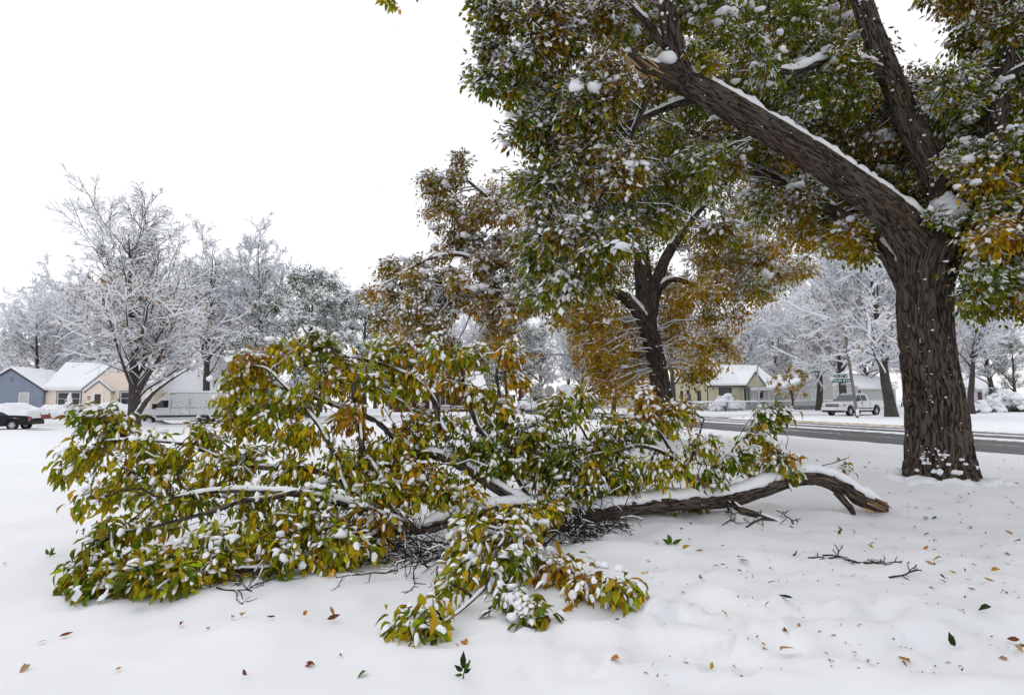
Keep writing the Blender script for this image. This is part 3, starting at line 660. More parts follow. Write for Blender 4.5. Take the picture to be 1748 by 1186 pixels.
skel = np.concatenate([limb(p, 30)[0] for p in (main_pts[3:], up_pts, two_pts, three_pts, low_pts, *limbs_small)])
fo = Foliage(skel, .112); fo.sk = 1.25
clear = [np.array([(a, b) for a, b, c, w in p]) for p in (trunk_pts, main_pts, up_pts[:5], stub_pts, two_pts[2:9])]
cw = [70, 62, 48, 44, 44]
def near_limb(px, py):
    for seg, w in zip(clear, cw):
        a, b = seg[:-1], seg[1:]; ab = b-a; t = np.clip((((px, py)-a)*ab).sum(1)/(ab**2).sum(1), 0, 1)
        if np.min(np.linalg.norm(a+ab*t[:, None]-(px, py), axis=1)) < w: return True
    return False
GAPS = [(1550, 40, 50), (1520, 30, 30), (1585, 75, 26), (1500, 500, 60), (1240, 340, 8), (1155, 440, 30), (1100, 470, 26), (1108, 535, 34), (1118, 600, 34), (1040, 500, 14), (1290, 480, 60), (1350, 500, 60), (1420, 520, 70)]
def region(f, x0, y0, x1, y1, Y0, Y1, n, pals, snow, rpx=52, nsub=13, nleaf=52, blob=.16, edge=None, behind=11.9):
    k = 0; tries = 0
    while k < n and tries < n*30:
        tries += 1
        px, py = x0+(x1-x0)*rng.random(), y0+(y1-y0)*rng.random(); Yd = Y0+(Y1-Y0)*rng.random()
        if edge and not edge(px, py): continue
        if any(math.hypot(px-a, py-b) < r+rpx*.8 for a, b, r in GAPS): continue
        if near_limb(px, py) and Yd < behind: Yd = behind + 2.2*rng.random()
        r = rpx*(.8+.5*rng.random())/FPX*Yd
        f.spray(at(px, py, Yd), (r, r*.9, r*.72), nsub, nleaf, pals[rng.integers(len(pals))], snow*(.7+.6*rng.random()), blob=blob)
        k += 1
left_edge = lambda px, py: px > np.interp(py, [-50, 0, 30, 60, 100, 160, 185, 230, 300, 400, 480, 560], [820, 830, 850, 850, 835, 840, 890, 895, 905, 895, 905, 905])
region(fo, 840, -40, 1070, 190, 7.6, 10, 27, "gggBGB", .5, edge=left_edge, blob=.2)
region(fo, 880, 190, 1090, 430, 8, 11, 29, "gGgBgB", .44, edge=left_edge)
region(fo, 890, 360, 1090, 520, 8.6, 11, 17, "ggGg", .45, edge=left_edge, rpx=38)
region(fo, 1080, 230, 1260, 520, 9.4, 12.5, 22, "gGgBG", .34, rpx=46)
region(fo, 1060, -40, 1480, 180, 9.8, 12.5, 34, "gGBgG", .3, blob=.3)
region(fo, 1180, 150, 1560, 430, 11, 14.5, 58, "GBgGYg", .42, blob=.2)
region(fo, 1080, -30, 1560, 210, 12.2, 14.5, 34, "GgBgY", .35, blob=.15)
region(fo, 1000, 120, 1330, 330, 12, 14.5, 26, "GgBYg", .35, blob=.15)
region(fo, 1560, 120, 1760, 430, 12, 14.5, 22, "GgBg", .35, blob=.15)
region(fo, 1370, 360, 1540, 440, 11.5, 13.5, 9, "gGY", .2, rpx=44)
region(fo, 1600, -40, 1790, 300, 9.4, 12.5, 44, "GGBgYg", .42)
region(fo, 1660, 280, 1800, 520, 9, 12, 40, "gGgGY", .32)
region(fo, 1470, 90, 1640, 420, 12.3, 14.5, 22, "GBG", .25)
for px, py, Yd, r, pal, sn in ((1615, 285, 9.9, 30, 'g', .75), (1620, 380, 9.8, 30, 'g', .85), (1590, 372, 9.9, 18, 'g', .8), (1690, 258, 9.8, 26, 'G', .9), (1730, 340, 9.6, 28, 'g', .8), (1720, 372, 9.6, 26, 'g', .8), (1185, 85, 8.5, 26, 'g', .6), (1215, 105, 8.5, 24, 'y', .5),
                               (1280, 60, 9.2, 30, 'g', .8), (1310, 105, 9.3, 34, 'g', .9), (1640, 130, 10, 24, 'G', .9), (1660, 180, 9.9, 26, 'g', .85), (895, 40, 7.8, 26, 'g', .9), (900, 90, 7.8, 26, 'g', .9), (1380, 190, 9.6, 18, 'g', .9)):
    r = r/FPX*Yd; fo.spray(at(px, py, Yd), (r, r, r*.7), 9, 22, pal, sn*.8, blob=.5)
for px, py, Yd, r, pal, sn in ((835, 85, 8.2, 30, 'G', .5), (832, 140, 8.2, 26, 'g', .35), (858, 28, 8.1, 34, 'B', .5), (830, 8, 8.2, 26, 'g', .3), (880, 150, 8.4, 36, 'g', .4), (905, 215, 8.6, 32, 'G', .4), (930, 300, 8.8, 34, 'g', .4), (925, 400, 8.9, 34, 'g', .45), (950, 480, 9, 34, 'g', .45), (930, 350, 8.8, 30, 'G', .5), (860, 110, 8.3, 30, 'B', .4)):
    r = r/FPX*Yd; fo.spray(at(px, py, Yd), (r, r, r*.8), 13, 46, pal, sn, blob=.2)
fo.spray(at(662, 2, 8), (.16, .16, .08), 5, 10, 'y', .1, attach=at(690, -60, 8.2))
fo.spray(at(700, -60, 8.2), (.4, .4, .3), 6, 14, 'g', .2, attach=at(900, -160, 8.4))
fo.leaf = .19
for k_ in range(170):
    a = rng.random()*2*np.pi; rr = 7.2*rng.random()**.5; c = np.array([6.0+rr*np.cos(a)*1.05, 8.2+rr*np.sin(a), 6.8+5*rng.random()])
    px, py, dz = project(c[None])
    if px[0] < 1900 and py[0] > -90 and dz[0] > .5: continue
    fo.spray(c, (.95, .95, .6), 8, 14, "GBg"[k_ % 3], .4, attach=None)
NL_BIG = fo.build(big, lod=4, names=("crown", "twigs", "leaf_snow"), padk=1.3, pieces=300, off=OFF, cell=12)

# ------------------------------------------------------------------ the maple behind, yellow and brown
MY = 21.5
mid = thing("maple_tree", "leaning maple with yellow and brown leaves and snowy branches, standing behind the fallen limb", "tree", tuple(MID))
m_trunk = [(1140, 765, MY, 48), (1137, 745, MY, 41), (1133, 700, MY, 38), (1126, 650, MY, 35), (1117, 600, MY, 33), (1107, 560, MY, 33), (1102, 520, MY, 33), (1098, 470, MY, 30), (1094, 420, MY, 26), (1080, 340, MY, 20), (1060, 250, MY, 12)]
m_r = [(1108, 555, MY, 24), (1118, 500, MY-.2, 22), (1130, 455, MY-.3, 20), (1152, 415, MY-.4, 17), (1185, 370, MY-.5, 12), (1230, 320, MY-.6, 8)]
m_r2 = [(1115, 505, MY-.2, 14), (1145, 478, MY-.5, 11), (1185, 485, MY-.8, 9), (1240, 500, MY-1, 6)]
m_l = [(1108, 570, MY, 24), (1090, 535, MY-.3, 22), (1066, 508, MY-.5, 19), (1035, 494, MY-.8, 16), (1000, 490, MY-1.1, 13), (940, 500, MY-1.5, 10), (860, 500, MY-2, 8), (760, 490, MY-2.4, 6)]
m_l2 = [(1000, 490, MY-1, 10), (930, 430, MY-1.4, 9), (860, 360, MY-1.8, 7), (800, 310, MY-2, 5)]
m_l3 = [(860, 500, MY-2, 8), (800, 440, MY-2.2, 7), (740, 440, MY-2.4, 5), (680, 470, MY-2.5, 4)]
acc = Acc(); sn_ = Acc(); sk = []
for pts, m, n, dp in ((m_trunk, 110, 70, .022), (m_r, 40, 24, .012), (m_r2, 30, 14, .006), (m_l, 60, 24, .012), (m_l2, 40, 12, .005), (m_l3, 40, 12, .005)):
    P, R = limb(pts, m); bark_tube(acc, P-MID, R, n, dp, 5); sk.append(P[m//4:])
    if pts is not m_trunk: snow_strip(sn_, P-MID, R, .07, gap=.12, seed=len(sk)*7, wid=.95)
TVm = acc.V[0]; q = rng.integers(0, len(TVm), 260); q = q[(TVm[q, 0] - (tP[0, 0]*0) > np.interp(TVm[q, 2], [0, 8], [.05, -.9]))]
add_blobs(sn_, TVm[q], .015+.05*rng.random(len(q))**2, (.6, 1.2))
obj("trunk", acc.mesh("trunk"), BARK, mid)
obj("snow_cover", sn_.mesh("snow_cover"), SNOW, mid, "stuff")
fm = Foliage(np.concatenate(sk), .135); fm.sk = 1.2
def mid_region(x0, y0, x1, y1, n, pals, snow, rpx=38, nsub=10, nleaf=34, blob=.16, Y0=19, Y1=23.5, ell=True):
    for _ in range(n):
        for _t in range(40):
            u, v = 2*rng.random()-1, 2*rng.random()-1
            px, py = (x0+x1)/2+(x1-x0)/2*u, (y0+y1)/2+(y1-y0)/2*v
            if ell and u*u+v*v > 1: continue
            if any(math.hypot(px-a, py-b) < r+rpx*.6 for a, b, r in ((1330, 570, 36), (1150, 440, 12), (930, 600, 44), (980, 640, 10), (800, 565, 24), (900, 560, 20))): continue
            break
        Yd = Y0+(Y1-Y0)*rng.random()
        tx = np.interp(py, [400, 470, 560, 650, 760], [1094, 1098, 1107, 1126, 1140])
        if abs(px-tx) < 50 and py > 400: Yd = 22.3+1.8*rng.random()
        r = rpx*(.75+.5*rng.random())/FPX*Yd
        fm.spray(at(px, py, Yd), (r, r, r*.7), nsub, nleaf, pals[rng.integers(len(pals))], snow, blob=blob, r0=.016)
mid_region(945, 520, 1100, 675, 42, "YYYYo", .12, blob=.03)
mid_region(1130, 470, 1275, 640, 22, "YYYBo", .10, blob=.03)
mid_region(1180, 570, 1235, 640, 4, "YY", .08, rpx=26, blob=.0)
mid_region(1180, 370, 1350, 520, 32, "YgYo", .3, blob=.25)
mid_region(1290, 420, 1375, 510, 7, "oYB", .5, rpx=24, blob=.5)
mid_region(725, 270, 880, 430, 34, "BBo", .34, rpx=30, blob=.35, Y0=18.5, Y1=21.5)
mid_region(640, 425, 800, 590, 44, "BBo", .38, rpx=30, blob=.4, Y0=18, Y1=21)
mid_region(760, 400, 960, 530, 42, "BBow", .5, rpx=32, blob=.5, Y0=18.5, Y1=22)
mid_region(780, 510, 950, 600, 14, "BYo", .4, rpx=30, blob=.25, Y0=18.5, Y1=22)
mid_region(880, 220, 1330, 510, 92, "YgYgB", .24, rpx=44, blob=.15, Y0=20, Y1=25)
mid_region(860, 480, 1010, 590, 14, "YBgY", .2, rpx=32, blob=.1)
mid_region(700, 560, 860, 650, 10, "YBo", .3, rpx=28, blob=.1, Y0=19, Y1=22)
fm.build(mid, lod=4, names=("crown", "twigs", "leaf_snow"), off=MID, tsnow=.022, twigsides=3, padth=1.2, padk=1.3)

rng = np.random.default_rng(202)
# ------------------------------------------------------------------ the limb that broke off, lying on the snow
FB = ground_at(1000, 900); FB[2] = 0
fall = thing("fallen_limb", "huge broken tree limb with yellow green snowy leaves sprawled across the snow", "fallen limb", tuple(FB))
F = dict(
 main=[(1512, 868, 8.02, 22), (1494, 860, 8.03, 30), (1470, 850, 8.05, 33), (1440, 832, 8.05, 35), (1410, 817, 8.02, 36), (1380, 812, 8.0, 37), (1345, 817, 7.95, 37), (1300, 833, 7.85, 37), (1245, 850, 7.75, 37), (1170, 856, 7.65, 35), (1100, 862, 7.5, 35), (1035, 872, 7.35, 37), (985, 886, 7.2, 38), (952, 905, 7.0, 34), (928, 928, 6.8, 26), (905, 955, 6.6, 12)],
 A=[(1010, 876, 7.25, 28), (960, 868, 7.1, 30), (900, 866, 6.95, 29), (830, 872, 6.75, 28), (770, 886, 6.55, 27), (715, 902, 6.35, 25), (670, 890, 6.2, 21), (620, 868, 6.1, 18), (555, 850, 6.05, 14), (475, 840, 5.95, 11), (380, 838, 5.85, 8), (290, 850, 5.7, 5)],
 B=[(925, 868, 7.0, 22), (880, 850, 7.0, 22), (838, 825, 7.0, 21), (800, 800, 7.0, 20), (755, 780, 7.0, 18), (710, 769, 7.0, 15), (675, 748, 7.0, 12), (640, 718, 7.0, 10), (580, 695, 7.0, 8), (510, 670, 7.0, 6), (440, 650, 7.0, 4)],
 C1=[(800, 800, 7.0, 15), (772, 765, 7.0, 13), (752, 725, 7.05, 12), (740, 690, 7.1, 11), (718, 655, 7.1, 9), (685, 635, 7.1, 7), (630, 618, 7.1, 5), (560, 605, 7.1, 4)],
 C2=[(870, 858, 7.05, 14), (852, 805, 7.1, 13), (830, 755, 7.15, 11), (808, 705, 7.2, 9), (790, 650, 7.2, 7), (785, 605, 7.2, 4)],
 C3=[(905, 862, 7.1, 12), (880, 800, 7.2, 10), (862, 730, 7.25, 8), (850, 660, 7.25, 6), (858, 600, 7.25, 4)],
 D=[(715, 902, 6.35, 20), (650, 910, 5.95, 16), (565, 945, 5.6, 13), (475, 968, 5.35, 11), (385, 975, 5.15, 9), (300, 1000, 4.95, 7), (220, 1020, 4.85, 4)],
 E=[(640, 872, 6.15, 13), (560, 815, 6.25, 11), (480, 798, 6.3, 10), (410, 790, 6.35, 8), (330, 760, 6.4, 6), (220, 745, 6.4, 4)],
 F=[(520, 845, 6.0, 10), (430, 855, 5.8, 9), (330, 880, 5.5, 7), (230, 905, 5.3, 5), (140, 930, 5.1, 3)],
 G=[(905, 880, 6.9, 10), (880, 890, 6.2, 9), (862, 905, 5.6, 8), (850, 945, 5.0, 7), (825, 1000, 4.5, 6), (775, 1045, 4.15, 5), (715, 1068, 3.95, 3)],
 G2=[(870, 900, 5.9, 8), (915, 950, 5.2, 6), (975, 975, 4.9, 5), (1040, 1010, 4.6, 3)],
 G3=[(850, 960, 4.9, 6), (880, 1020, 4.4, 5), (915, 1060, 4.15, 3)],
 H=[(1192, 845, 7.65, 15), (1172, 800, 7.65, 12), (1150, 782, 7.6, 10), (1100, 765, 7.5, 8), (1040, 770, 7.4, 6), (980, 790, 7.3, 4)],
 H2=[(1060, 855, 7.5, 10), (1030, 810, 7.5, 8), (1010, 760, 7.5, 6), (980, 715, 7.5, 4)],
 H3=[(1150, 782, 7.6, 8), (1120, 730, 7.7, 6), (1100, 690, 7.75, 4)],
 H4=[(1172, 800, 7.65, 7), (1190, 750, 7.7, 5), (1200, 715, 7.7, 3)],
 I=[(1296, 822, 7.85, 10), (1262, 800, 7.85, 8), (1228, 785, 7.85, 6), (1190, 778, 7.85, 3)],
 J=[(1330, 812, 7.9, 8), (1318, 775, 7.95, 6), (1300, 745, 8, 5), (1298, 715, 8, 3)],
 K=[(1250, 858, 7.7, 15), (1268, 882, 7.45, 14), (1300, 898, 7.3, 13), (1328, 912, 7.2, 11), (1352, 938, 7.02, 7)],
 L=[(1308, 900, 7.27, 7), (1292, 912, 7.15, 6), (1280, 940, 6.95, 4)],
 M=[(1243, 868, 7.6, 6), (1247, 905, 7.25, 5), (1240, 938, 7.0, 3)],
 N=[(1340, 925, 7.15, 5), (1322, 918, 7.15, 4), (1318, 940, 6.95, 3)],
 O=[(1425, 838, 8.0, 16), (1446, 858, 7.95, 14), (1455, 874, 7.9, 9)],
 Q=[(600, 860, 6.1, 10), (560, 770, 6.4, 9), (520, 700, 6.6, 7), (470, 640, 6.7, 5), (420, 625, 6.7, 3)],
 R=[(690, 895, 6.25, 12), (640, 800, 6.5, 11), (610, 720, 6.7, 9), (600, 650, 6.8, 7), (560, 590, 6.8, 4)])
acc = Acc(); sn_ = Acc(); sk = []
for i_, (nm, pts) in enumerate(F.items()):
    P = np.array([at(a, b, c) for a, b, c, w in pts]); R = np.array([w*.5/FPX*c*(.84 if a > 950 else .95) for a, b, c, w in pts])
    L = np.linalg.norm(np.diff(P, axis=0), axis=1).sum()
    for k in range(len(P)): P[k, 2] = max(P[k, 2], float(gz(P[k, 0], P[k, 1])) + R[k]*.35)
    big_ = R.max() > .06
    P, R = resample(P, R, max(12, int(L/(.03 if big_ else .06))))
    if not big_: P[1:] += (np.stack([vn(P[1:]*3.0, 71), vn(P[1:]*3.0, 72), vn(P[1:]*3.0, 73)], -1)-.5)*.10
    bark_tube(acc, P-FB, R, 48 if big_ else 10, .017 if big_ else .004, 7.5 if big_ else 8); sk.append(P[len(P)//4:])
    snow_strip(sn_, P-FB, R, .055 if nm == 'main' else (.03 if nm in 'AB' else .014), gap=.12 if nm in 'main A B' else .3, seed=i_*9, wid=.85 if nm in 'main A B' else .75)
obj("branch", acc.mesh("branch"), BARK_L, fall)
# heavier snow pillows on the thick part
P, R = limb([p for p in F['main'] if 1040 < p[0] < 1370], 46)
snow_strip(sn_, P-FB, R*.9, .06, gap=.12, seed=200, wid=.75)
P, R = limb(F['A'][1:6], 40); snow_strip(sn_, P-FB, R, .05, gap=.05, seed=211, wid=.8)
obj("snow_cover", sn_.mesh("snow_cover"), SNOW, fall, "stuff")
acc = Acc()
for pts in ([(1480, 858, 7.9, 4), (1496, 864, 7.86, 7), (1506, 869, 7.84, 5), (1517, 874, 7.84, 1)], [(1488, 848, 7.98, 3), (1502, 855, 7.92, 6), (1513, 861, 7.9, 4), (1523, 868, 7.9, 1)], [(1480, 852, 7.86, 2), (1494, 858, 7.82, 3), (1508, 865, 7.82, 2.5), (1514, 868, 7.82, 1)],
            [(1470, 866, 7.85, 3), (1486, 872, 7.82, 5), (1499, 876, 7.8, 1)], [(1490, 857, 7.95, 3), (1505, 856, 7.95, 4), (1516, 858, 7.98, 1)]):
    P, R = limb(pts, 12)
    P[:, 2] = np.maximum(P[:, 2], gz(P[:, 0], P[:, 1])+.01)
    V, Q, bk = tubes(P[None]-FB, R[None], 7); acc.add(V, Q=Q, bark=bk)
obj("torn_wood", acc.mesh("torn_wood"), WOOD, fall)
skel = np.concatenate(sk)
ff = Foliage(skel, .106); ff.star = .3; ff.tsn = {4: .22, 6: .4, 7: .08}
CL = """110 800 6.4 26 y|150 775 6.4 40 y|165 715 6.4 40 g|200 738 6.4 36 y|250 765 6.4 38 y|165 845 6.0 36 y|215 815 6.2 44 y|300 785 6.4 42 y|265 840 6.1 44 y|345 745 6.5 38 y|405 680 6.7 40 y|400 720 6.7 26 o
440 620 6.8 44 o|415 640 6.7 36 y|500 600 6.8 42 y|540 590 6.9 34 g|590 620 6.9 44 y|560 650 6.8 46 y|490 680 6.7 50 y|440 715 6.6 50 y|520 740 6.6 52 y|600 700 6.8 50 o|650 600 7.1 40 y|690 600 7.2 44 o
660 780 6.8 46 y|700 800 6.7 44 o|740 830 6.6 40 y|690 850 6.4 38 y|620 790 6.6 44 y|720 760 7.1 40 g|640 660 7 48 y|700 650 7.2 46 y|745 600 7.2 40 y|770 650 7.2 46 o|800 610 7.2 36 y|820 680 7.3 40 y|870 600 7.2 34 o|885 640 7.3 26 o|850 730 7.3 44 g|890 780 7.3 48 g|920 730 7.4 40 y|960 710 7.5 40 g
760 720 7.2 44 y|700 720 7.1 42 o|650 760 6.8 50 y|580 790 6.4 54 y|500 800 6.3 52 y|420 780 6.4 48 y|360 800 6.2 46 y|330 850 5.9 48 y|250 890 5.6 46 y|190 910 5.3 42 g|165 960 5.1 38 g|140 985 5.0 24 g
190 980 5.0 46 y|250 970 5.0 46 y|310 950 5.2 48 y|380 920 5.4 50 y|300 1000 4.9 34 y|235 1005 4.85 34 g|170 1025 4.85 20 g|450 900 5.6 52 y|520 880 5.8 54 y|590 900 5.8 50 y|430 850 5.9 52 y|540 840 6.1 54 y
620 850 6.2 50 y|660 820 6.5 50 y|560 960 5.5 44 y|500 985 5.3 36 y|610 940 5.6 42 y|640 890 6 44 o|700 830 6.8 44 y|460 950 5.4 40 y|380 980 5.2 34 y|140 1042 4.8 12 g
760 830 6.8 42 g|800 760 7.1 44 g|830 800 7.1 44 g|930 800 7.3 46 g|980 780 7.4 42 g|1030 760 7.5 42 g|1050 720 7.6 36 y|1100 690 7.75 40 o|1090 740 7.6 38 g|1150 720 7.7 36 y|1165 700 7.8 28 o|1110 800 7.5 40 y
860 780 7.2 44 g|905 745 7.3 40 g|945 770 7.4 42 g|960 825 7.3 40 g|1010 800 7.4 38 y|855 690 7.3 36 y|790 850 6.7 36 y|1060 790 7.5 34 y|1000 830 7.3 42 g|940 850 7.1 42 y|1060 820 7.5 36 g|1150 790 7.6 36 y|1200 760 7.7 34 y|1240 790 7.85 32 g|1310 715 8 30 g|1295 740 8 26 y|1330 780 8 34 o|1345 800 7.95 24 y|1315 800 7.9 26 y|1210 810 7.7 26 g|1270 775 7.9 22 g|1335 706 8 16 g
860 885 5.9 46 y|815 900 5.6 42 y|800 935 5.3 42 y|850 930 5.4 40 y|880 925 5.5 42 o|800 970 4.9 26 y|905 890 6.0 36 y|935 875 6.3 30 y|835 965 4.9 34 y|885 960 4.9 28 g|960 985 4.9 26 o|1000 1005 4.7 26 o|1045 1015 4.5 26 o|1075 1020 4.5 16 y
722 1060 3.95 30 y|690 1075 3.95 14 y|700 1078 3.95 18 y|748 1045 4.1 22 y|775 1000 4.4 22 y|865 1030 4.3 20 g|915 1062 4.15 22 g|905 1078 4.1 14 g|960 955 5.1 22 o|985 1030 4.5 20 o|1060 1028 4.45 22 y|930 975 5.0 20 o
1080 870 7.9 40 g|1130 880 7.9 34 y|1020 890 7.7 38 g|1180 870 8.0 26 g|960 690 7.5 30 y|1000 680 7.6 26 y|1440 805 8.1 10 g""".replace("\n", "|").split("|")
CEN = []
for i_, row in enumerate(CL):
    px, py, Yd, r, pal = row.split(); px, py, Yd, r = float(px), float(py), float(Yd), float(r)/FPX*float(Yd)*1.05
    c = at(px, py, Yd); gl = float(gz(c[0], c[1]))
    rz = r*.75
    if c[2]-rz < gl+.02: c[2] = gl+.04+rz*.8
    CEN.append(c)
    heavy = .46 if px > 740 else .32
    if pal == 'o': heavy = min(1, heavy*1.1)
    ff.spray(c, (r, r*1.15, rz), max(3, int(18*(r/.3)**1.3)), 15, pal, heavy*.85, sub=.10, droop=.72, r0=.0085, blob=.15)
cen = np.array([s_[:3] for s_ in CEN if s_[1] > 5.3])
for _ in range(230):
    a_ = cen[rng.integers(len(cen))]; dd = np.linalg.norm(cen-a_, axis=1); b_ = cen[rng.choice(np.where((dd > .2) & (dd < .95))[0])] + rng.normal(size=3)*.12
    a_ = a_ + rng.normal(size=3)*.12; b_[2] = max(b_[2], .06); a_[2] = max(a_[2], .06)
    ff.twig(a_, b_, .008, .004, 7, .02, .04)
for lst in (ff.p,):
    for k, p in enumerate(lst):
        gl = gz(p[:, 0], p[:, 1]); low = p[:, 2] < gl+.05
        p[low, 2] = gl[low]+.05
        flat_ = low & (ff.t[k][:, 2] < -.3); ff.t[k][flat_, 2] = -.25; ff.t[k] = nrm(ff.t[k]); 
        ff.n[k] = nrm(ff.n[k]-(ff.n[k]*ff.t[k]).sum(1, keepdims=True)*ff.t[k])
NL_FALL = ff.build(fall, lod=8, names=("foliage", "twigs", "leaf_snow"), pieces=300, off=FB, cell=15, tsnow=.009, padth=1.25)
# thin bare stems running between the sprays
# leafless dead twigs under and before the limb
acc = Acc(); sn_ = Acc()
st, dr, ln = [], [], []
for px, py, Yd, n in ((700, 930, 6.1, 17), (750, 950, 5.9, 14), (650, 940, 6.0, 14), (720, 985, 5.5, 10), (800, 930, 6.2, 9), (950, 915, 6.7, 26), (990, 905, 6.8, 24), (1040, 905, 6.9, 16), (930, 940, 6.5, 14), (600, 950, 5.8, 12), (500, 980, 5.3, 6), (380, 985, 5.1, 6), (1245, 880, 7.5, 4), (1300, 905, 7.2, 5), (1345, 930, 7.05, 4)):
    c = at(px, py, Yd); c[2] = max(c[2], float(gz(c[0], c[1]))+.06)
    for _ in range(n):
        st.append(c+rng.normal(size=3)*[.12, .12, .04]); dr.append([rng.normal(), -abs(rng.normal())*.7+.2, .15+.35*rng.normal()]); ln.append((.42 if px < 1200 else .2)*(.5+rng.random()))
st, dr, ln = np.array(st), np.array(dr), np.array(ln)
P0, R0 = grow(st, dr, ln, np.full(len(st), .0075), np.full(len(st), .004), 6, .35, -.05)
s, d, L, r, t = side_shoots(P0, R0, 4, .25, 1, 55, .6, up=.05); P1, R1 = grow(s, d, L, np.full(len(s), .0045), np.full(len(s), .0028), 5, .3, 0)
s, d, L, r, t = side_shoots(P1, R1, 2, .3, 1, 55, .6, up=.1); P2, R2 = grow(s, d, L, np.full(len(s), .003), np.full(len(s), .002), 4, .3, 0)
for P, R in ((P0, R0), (P1, R1), (P2, R2)):
    gl = gz(P[..., 0].ravel(), P[..., 1].ravel()).reshape(P.shape[:2]); P[..., 2] = np.maximum(P[..., 2], gl+.004)
    V, Q, _ = tubes(P-FB, R, 4); acc.add(V, Q=Q)
    m = rng.random(len(P)) < .13; V, Q = snow_tubes(P[m]-FB, R[m], 4, .005); sn_.add(V, Q=Q)
obj("dead_twigs", acc.mesh("dead_twigs"), TWIG, fall, "stuff")
obj("twig_snow", sn_.mesh("twig_snow"), SNOW, fall, "stuff")

# ------------------------------------------------------------------ broken twigs on the snow
def twig_thing(px, py, size, label, seed, rot=0.0, n=4):
    global rng
    keep = rng; rng = np.random.default_rng(seed)
    b = ground_at(px, py); b[2] = float(gz(b[0], b[1]))
    P, R = grow(np.array([[-size/2, 0, .012]]), np.array([[1, .15, .05]]), np.array([size]), np.array([.009]), np.array([.0045]), 8, .22, 0)
    s, d, L, r, t = side_shoots(P, R, n, .2, .95, 60, .55, up=.12); P1, R1 = grow(s, d, L, np.full(n, .005), np.full(n, .003), 5, .3, 0)
    s, d, L, r, t = side_shoots(P1, R1, 2, .4, 1, 55, .55, up=.1); P2, R2 = grow(s, d, L, np.full(len(s), .0035), np.full(len(s), .002), 4, .3, 0)
    a = Acc(); c, s_ = math.cos(rot), math.sin(rot); RR = np.array([[c, -s_, 0], [s_, c, 0], [0, 0, 1]])
    for p, q in ((P, R), (P1, R1), (P2, R2)):
        p = p @ RR.T
        g = gz((p[..., 0]+b[0]).ravel(), (p[..., 1]+b[1]).ravel()).reshape(p.shape[:2])-b[2]; p[..., 2] = np.maximum(p[..., 2], g+.004)
        V, Q, _ = tubes(p, q, 5); a.add(V, Q=Q)
    o = obj("broken_twig", a.mesh("broken_twig"), TWIG); o.location = b; tag(o, label, "twig", "broken twigs on the snow")
    rng = keep
twig_thing(1428, 958, .30, "forked dark twig on the snow, first of the row right of the fallen limb", 3, .2, 5)
twig_thing(1440, 962, .26, "straight thick bit of twig lying under the forked one", 31, -.1, 1)
twig_thing(1398, 972, .20, "short thin twig left of and below the forked twig", 5, .1, 2)
twig_thing(1472, 970, .28, "small crooked twig between the forked and the bushy twig", 7, -.6, 4)
twig_thing(1512, 975, .36, "bushy many branched twig in the middle of the row", 9, -.2, 11)
twig_thing(1553, 998, .30, "drooping twig at the near right end of the row", 11, -.7, 4)
twig_thing(1358, 962, .09, "tiny twig left of the row, below the snapped side branch", 13, .8, 2)
twig_thing(272, 918, .05, "tiny bare stalk in the snow by the left tip of the fallen limb", 15, .8, 1)

# ------------------------------------------------------------------ single leaves lying on the snow
LC = dict(yellow=(.42, .27, .02), orange=(.45, .19, .03), brown=(.17, .065, .03), red=(.24, .045, .025), green=(.06, .12, .015), dark=(.018, .04, .012), tan=(.42, .27, .14))
leaf_me = {}
def leaf_mesh(cn, k):
    if (cn, k) not in leaf_me:
        v = LEAVES[k].copy(); v[:, 2] += .05*np.sin(v[:, 1]*5+k)
        leaf_me[(cn, k)] = npmesh("fallen_leaf", v, LEAF_T, col=np.tile(LC[cn], (8, 1))*np.linspace(.8, 1.2, 8)[:, None]); leaf_me[(cn, k)].materials.append(LEAF)
    return leaf_me[(cn, k)]
def lay_leaf(px, py, size, cn, label, tilt=.25, yaw=None, k=None):
    b = ground_at(px, py)
    for _ in range(3): b[2] = float(gz(b[0], b[1]))
    o = obj("fallen_leaf", leaf_mesh(cn, rng.integers(0, 3) if k is None else k))
    yaw = rng.random()*6.28 if yaw is None else yaw
    o.rotation_euler = (tilt*(rng.random()*2-.4), tilt*(rng.random()-.5)*2.4, yaw)
    o.location = (b[0], b[1], b[2]+.012+.15*size*tilt); o.scale = (size*(.6+.5*rng.random()), size*(.65+.4*rng.random()), size*1.2)
    return tag(o, label, "leaf", "leaves scattered on the snow")
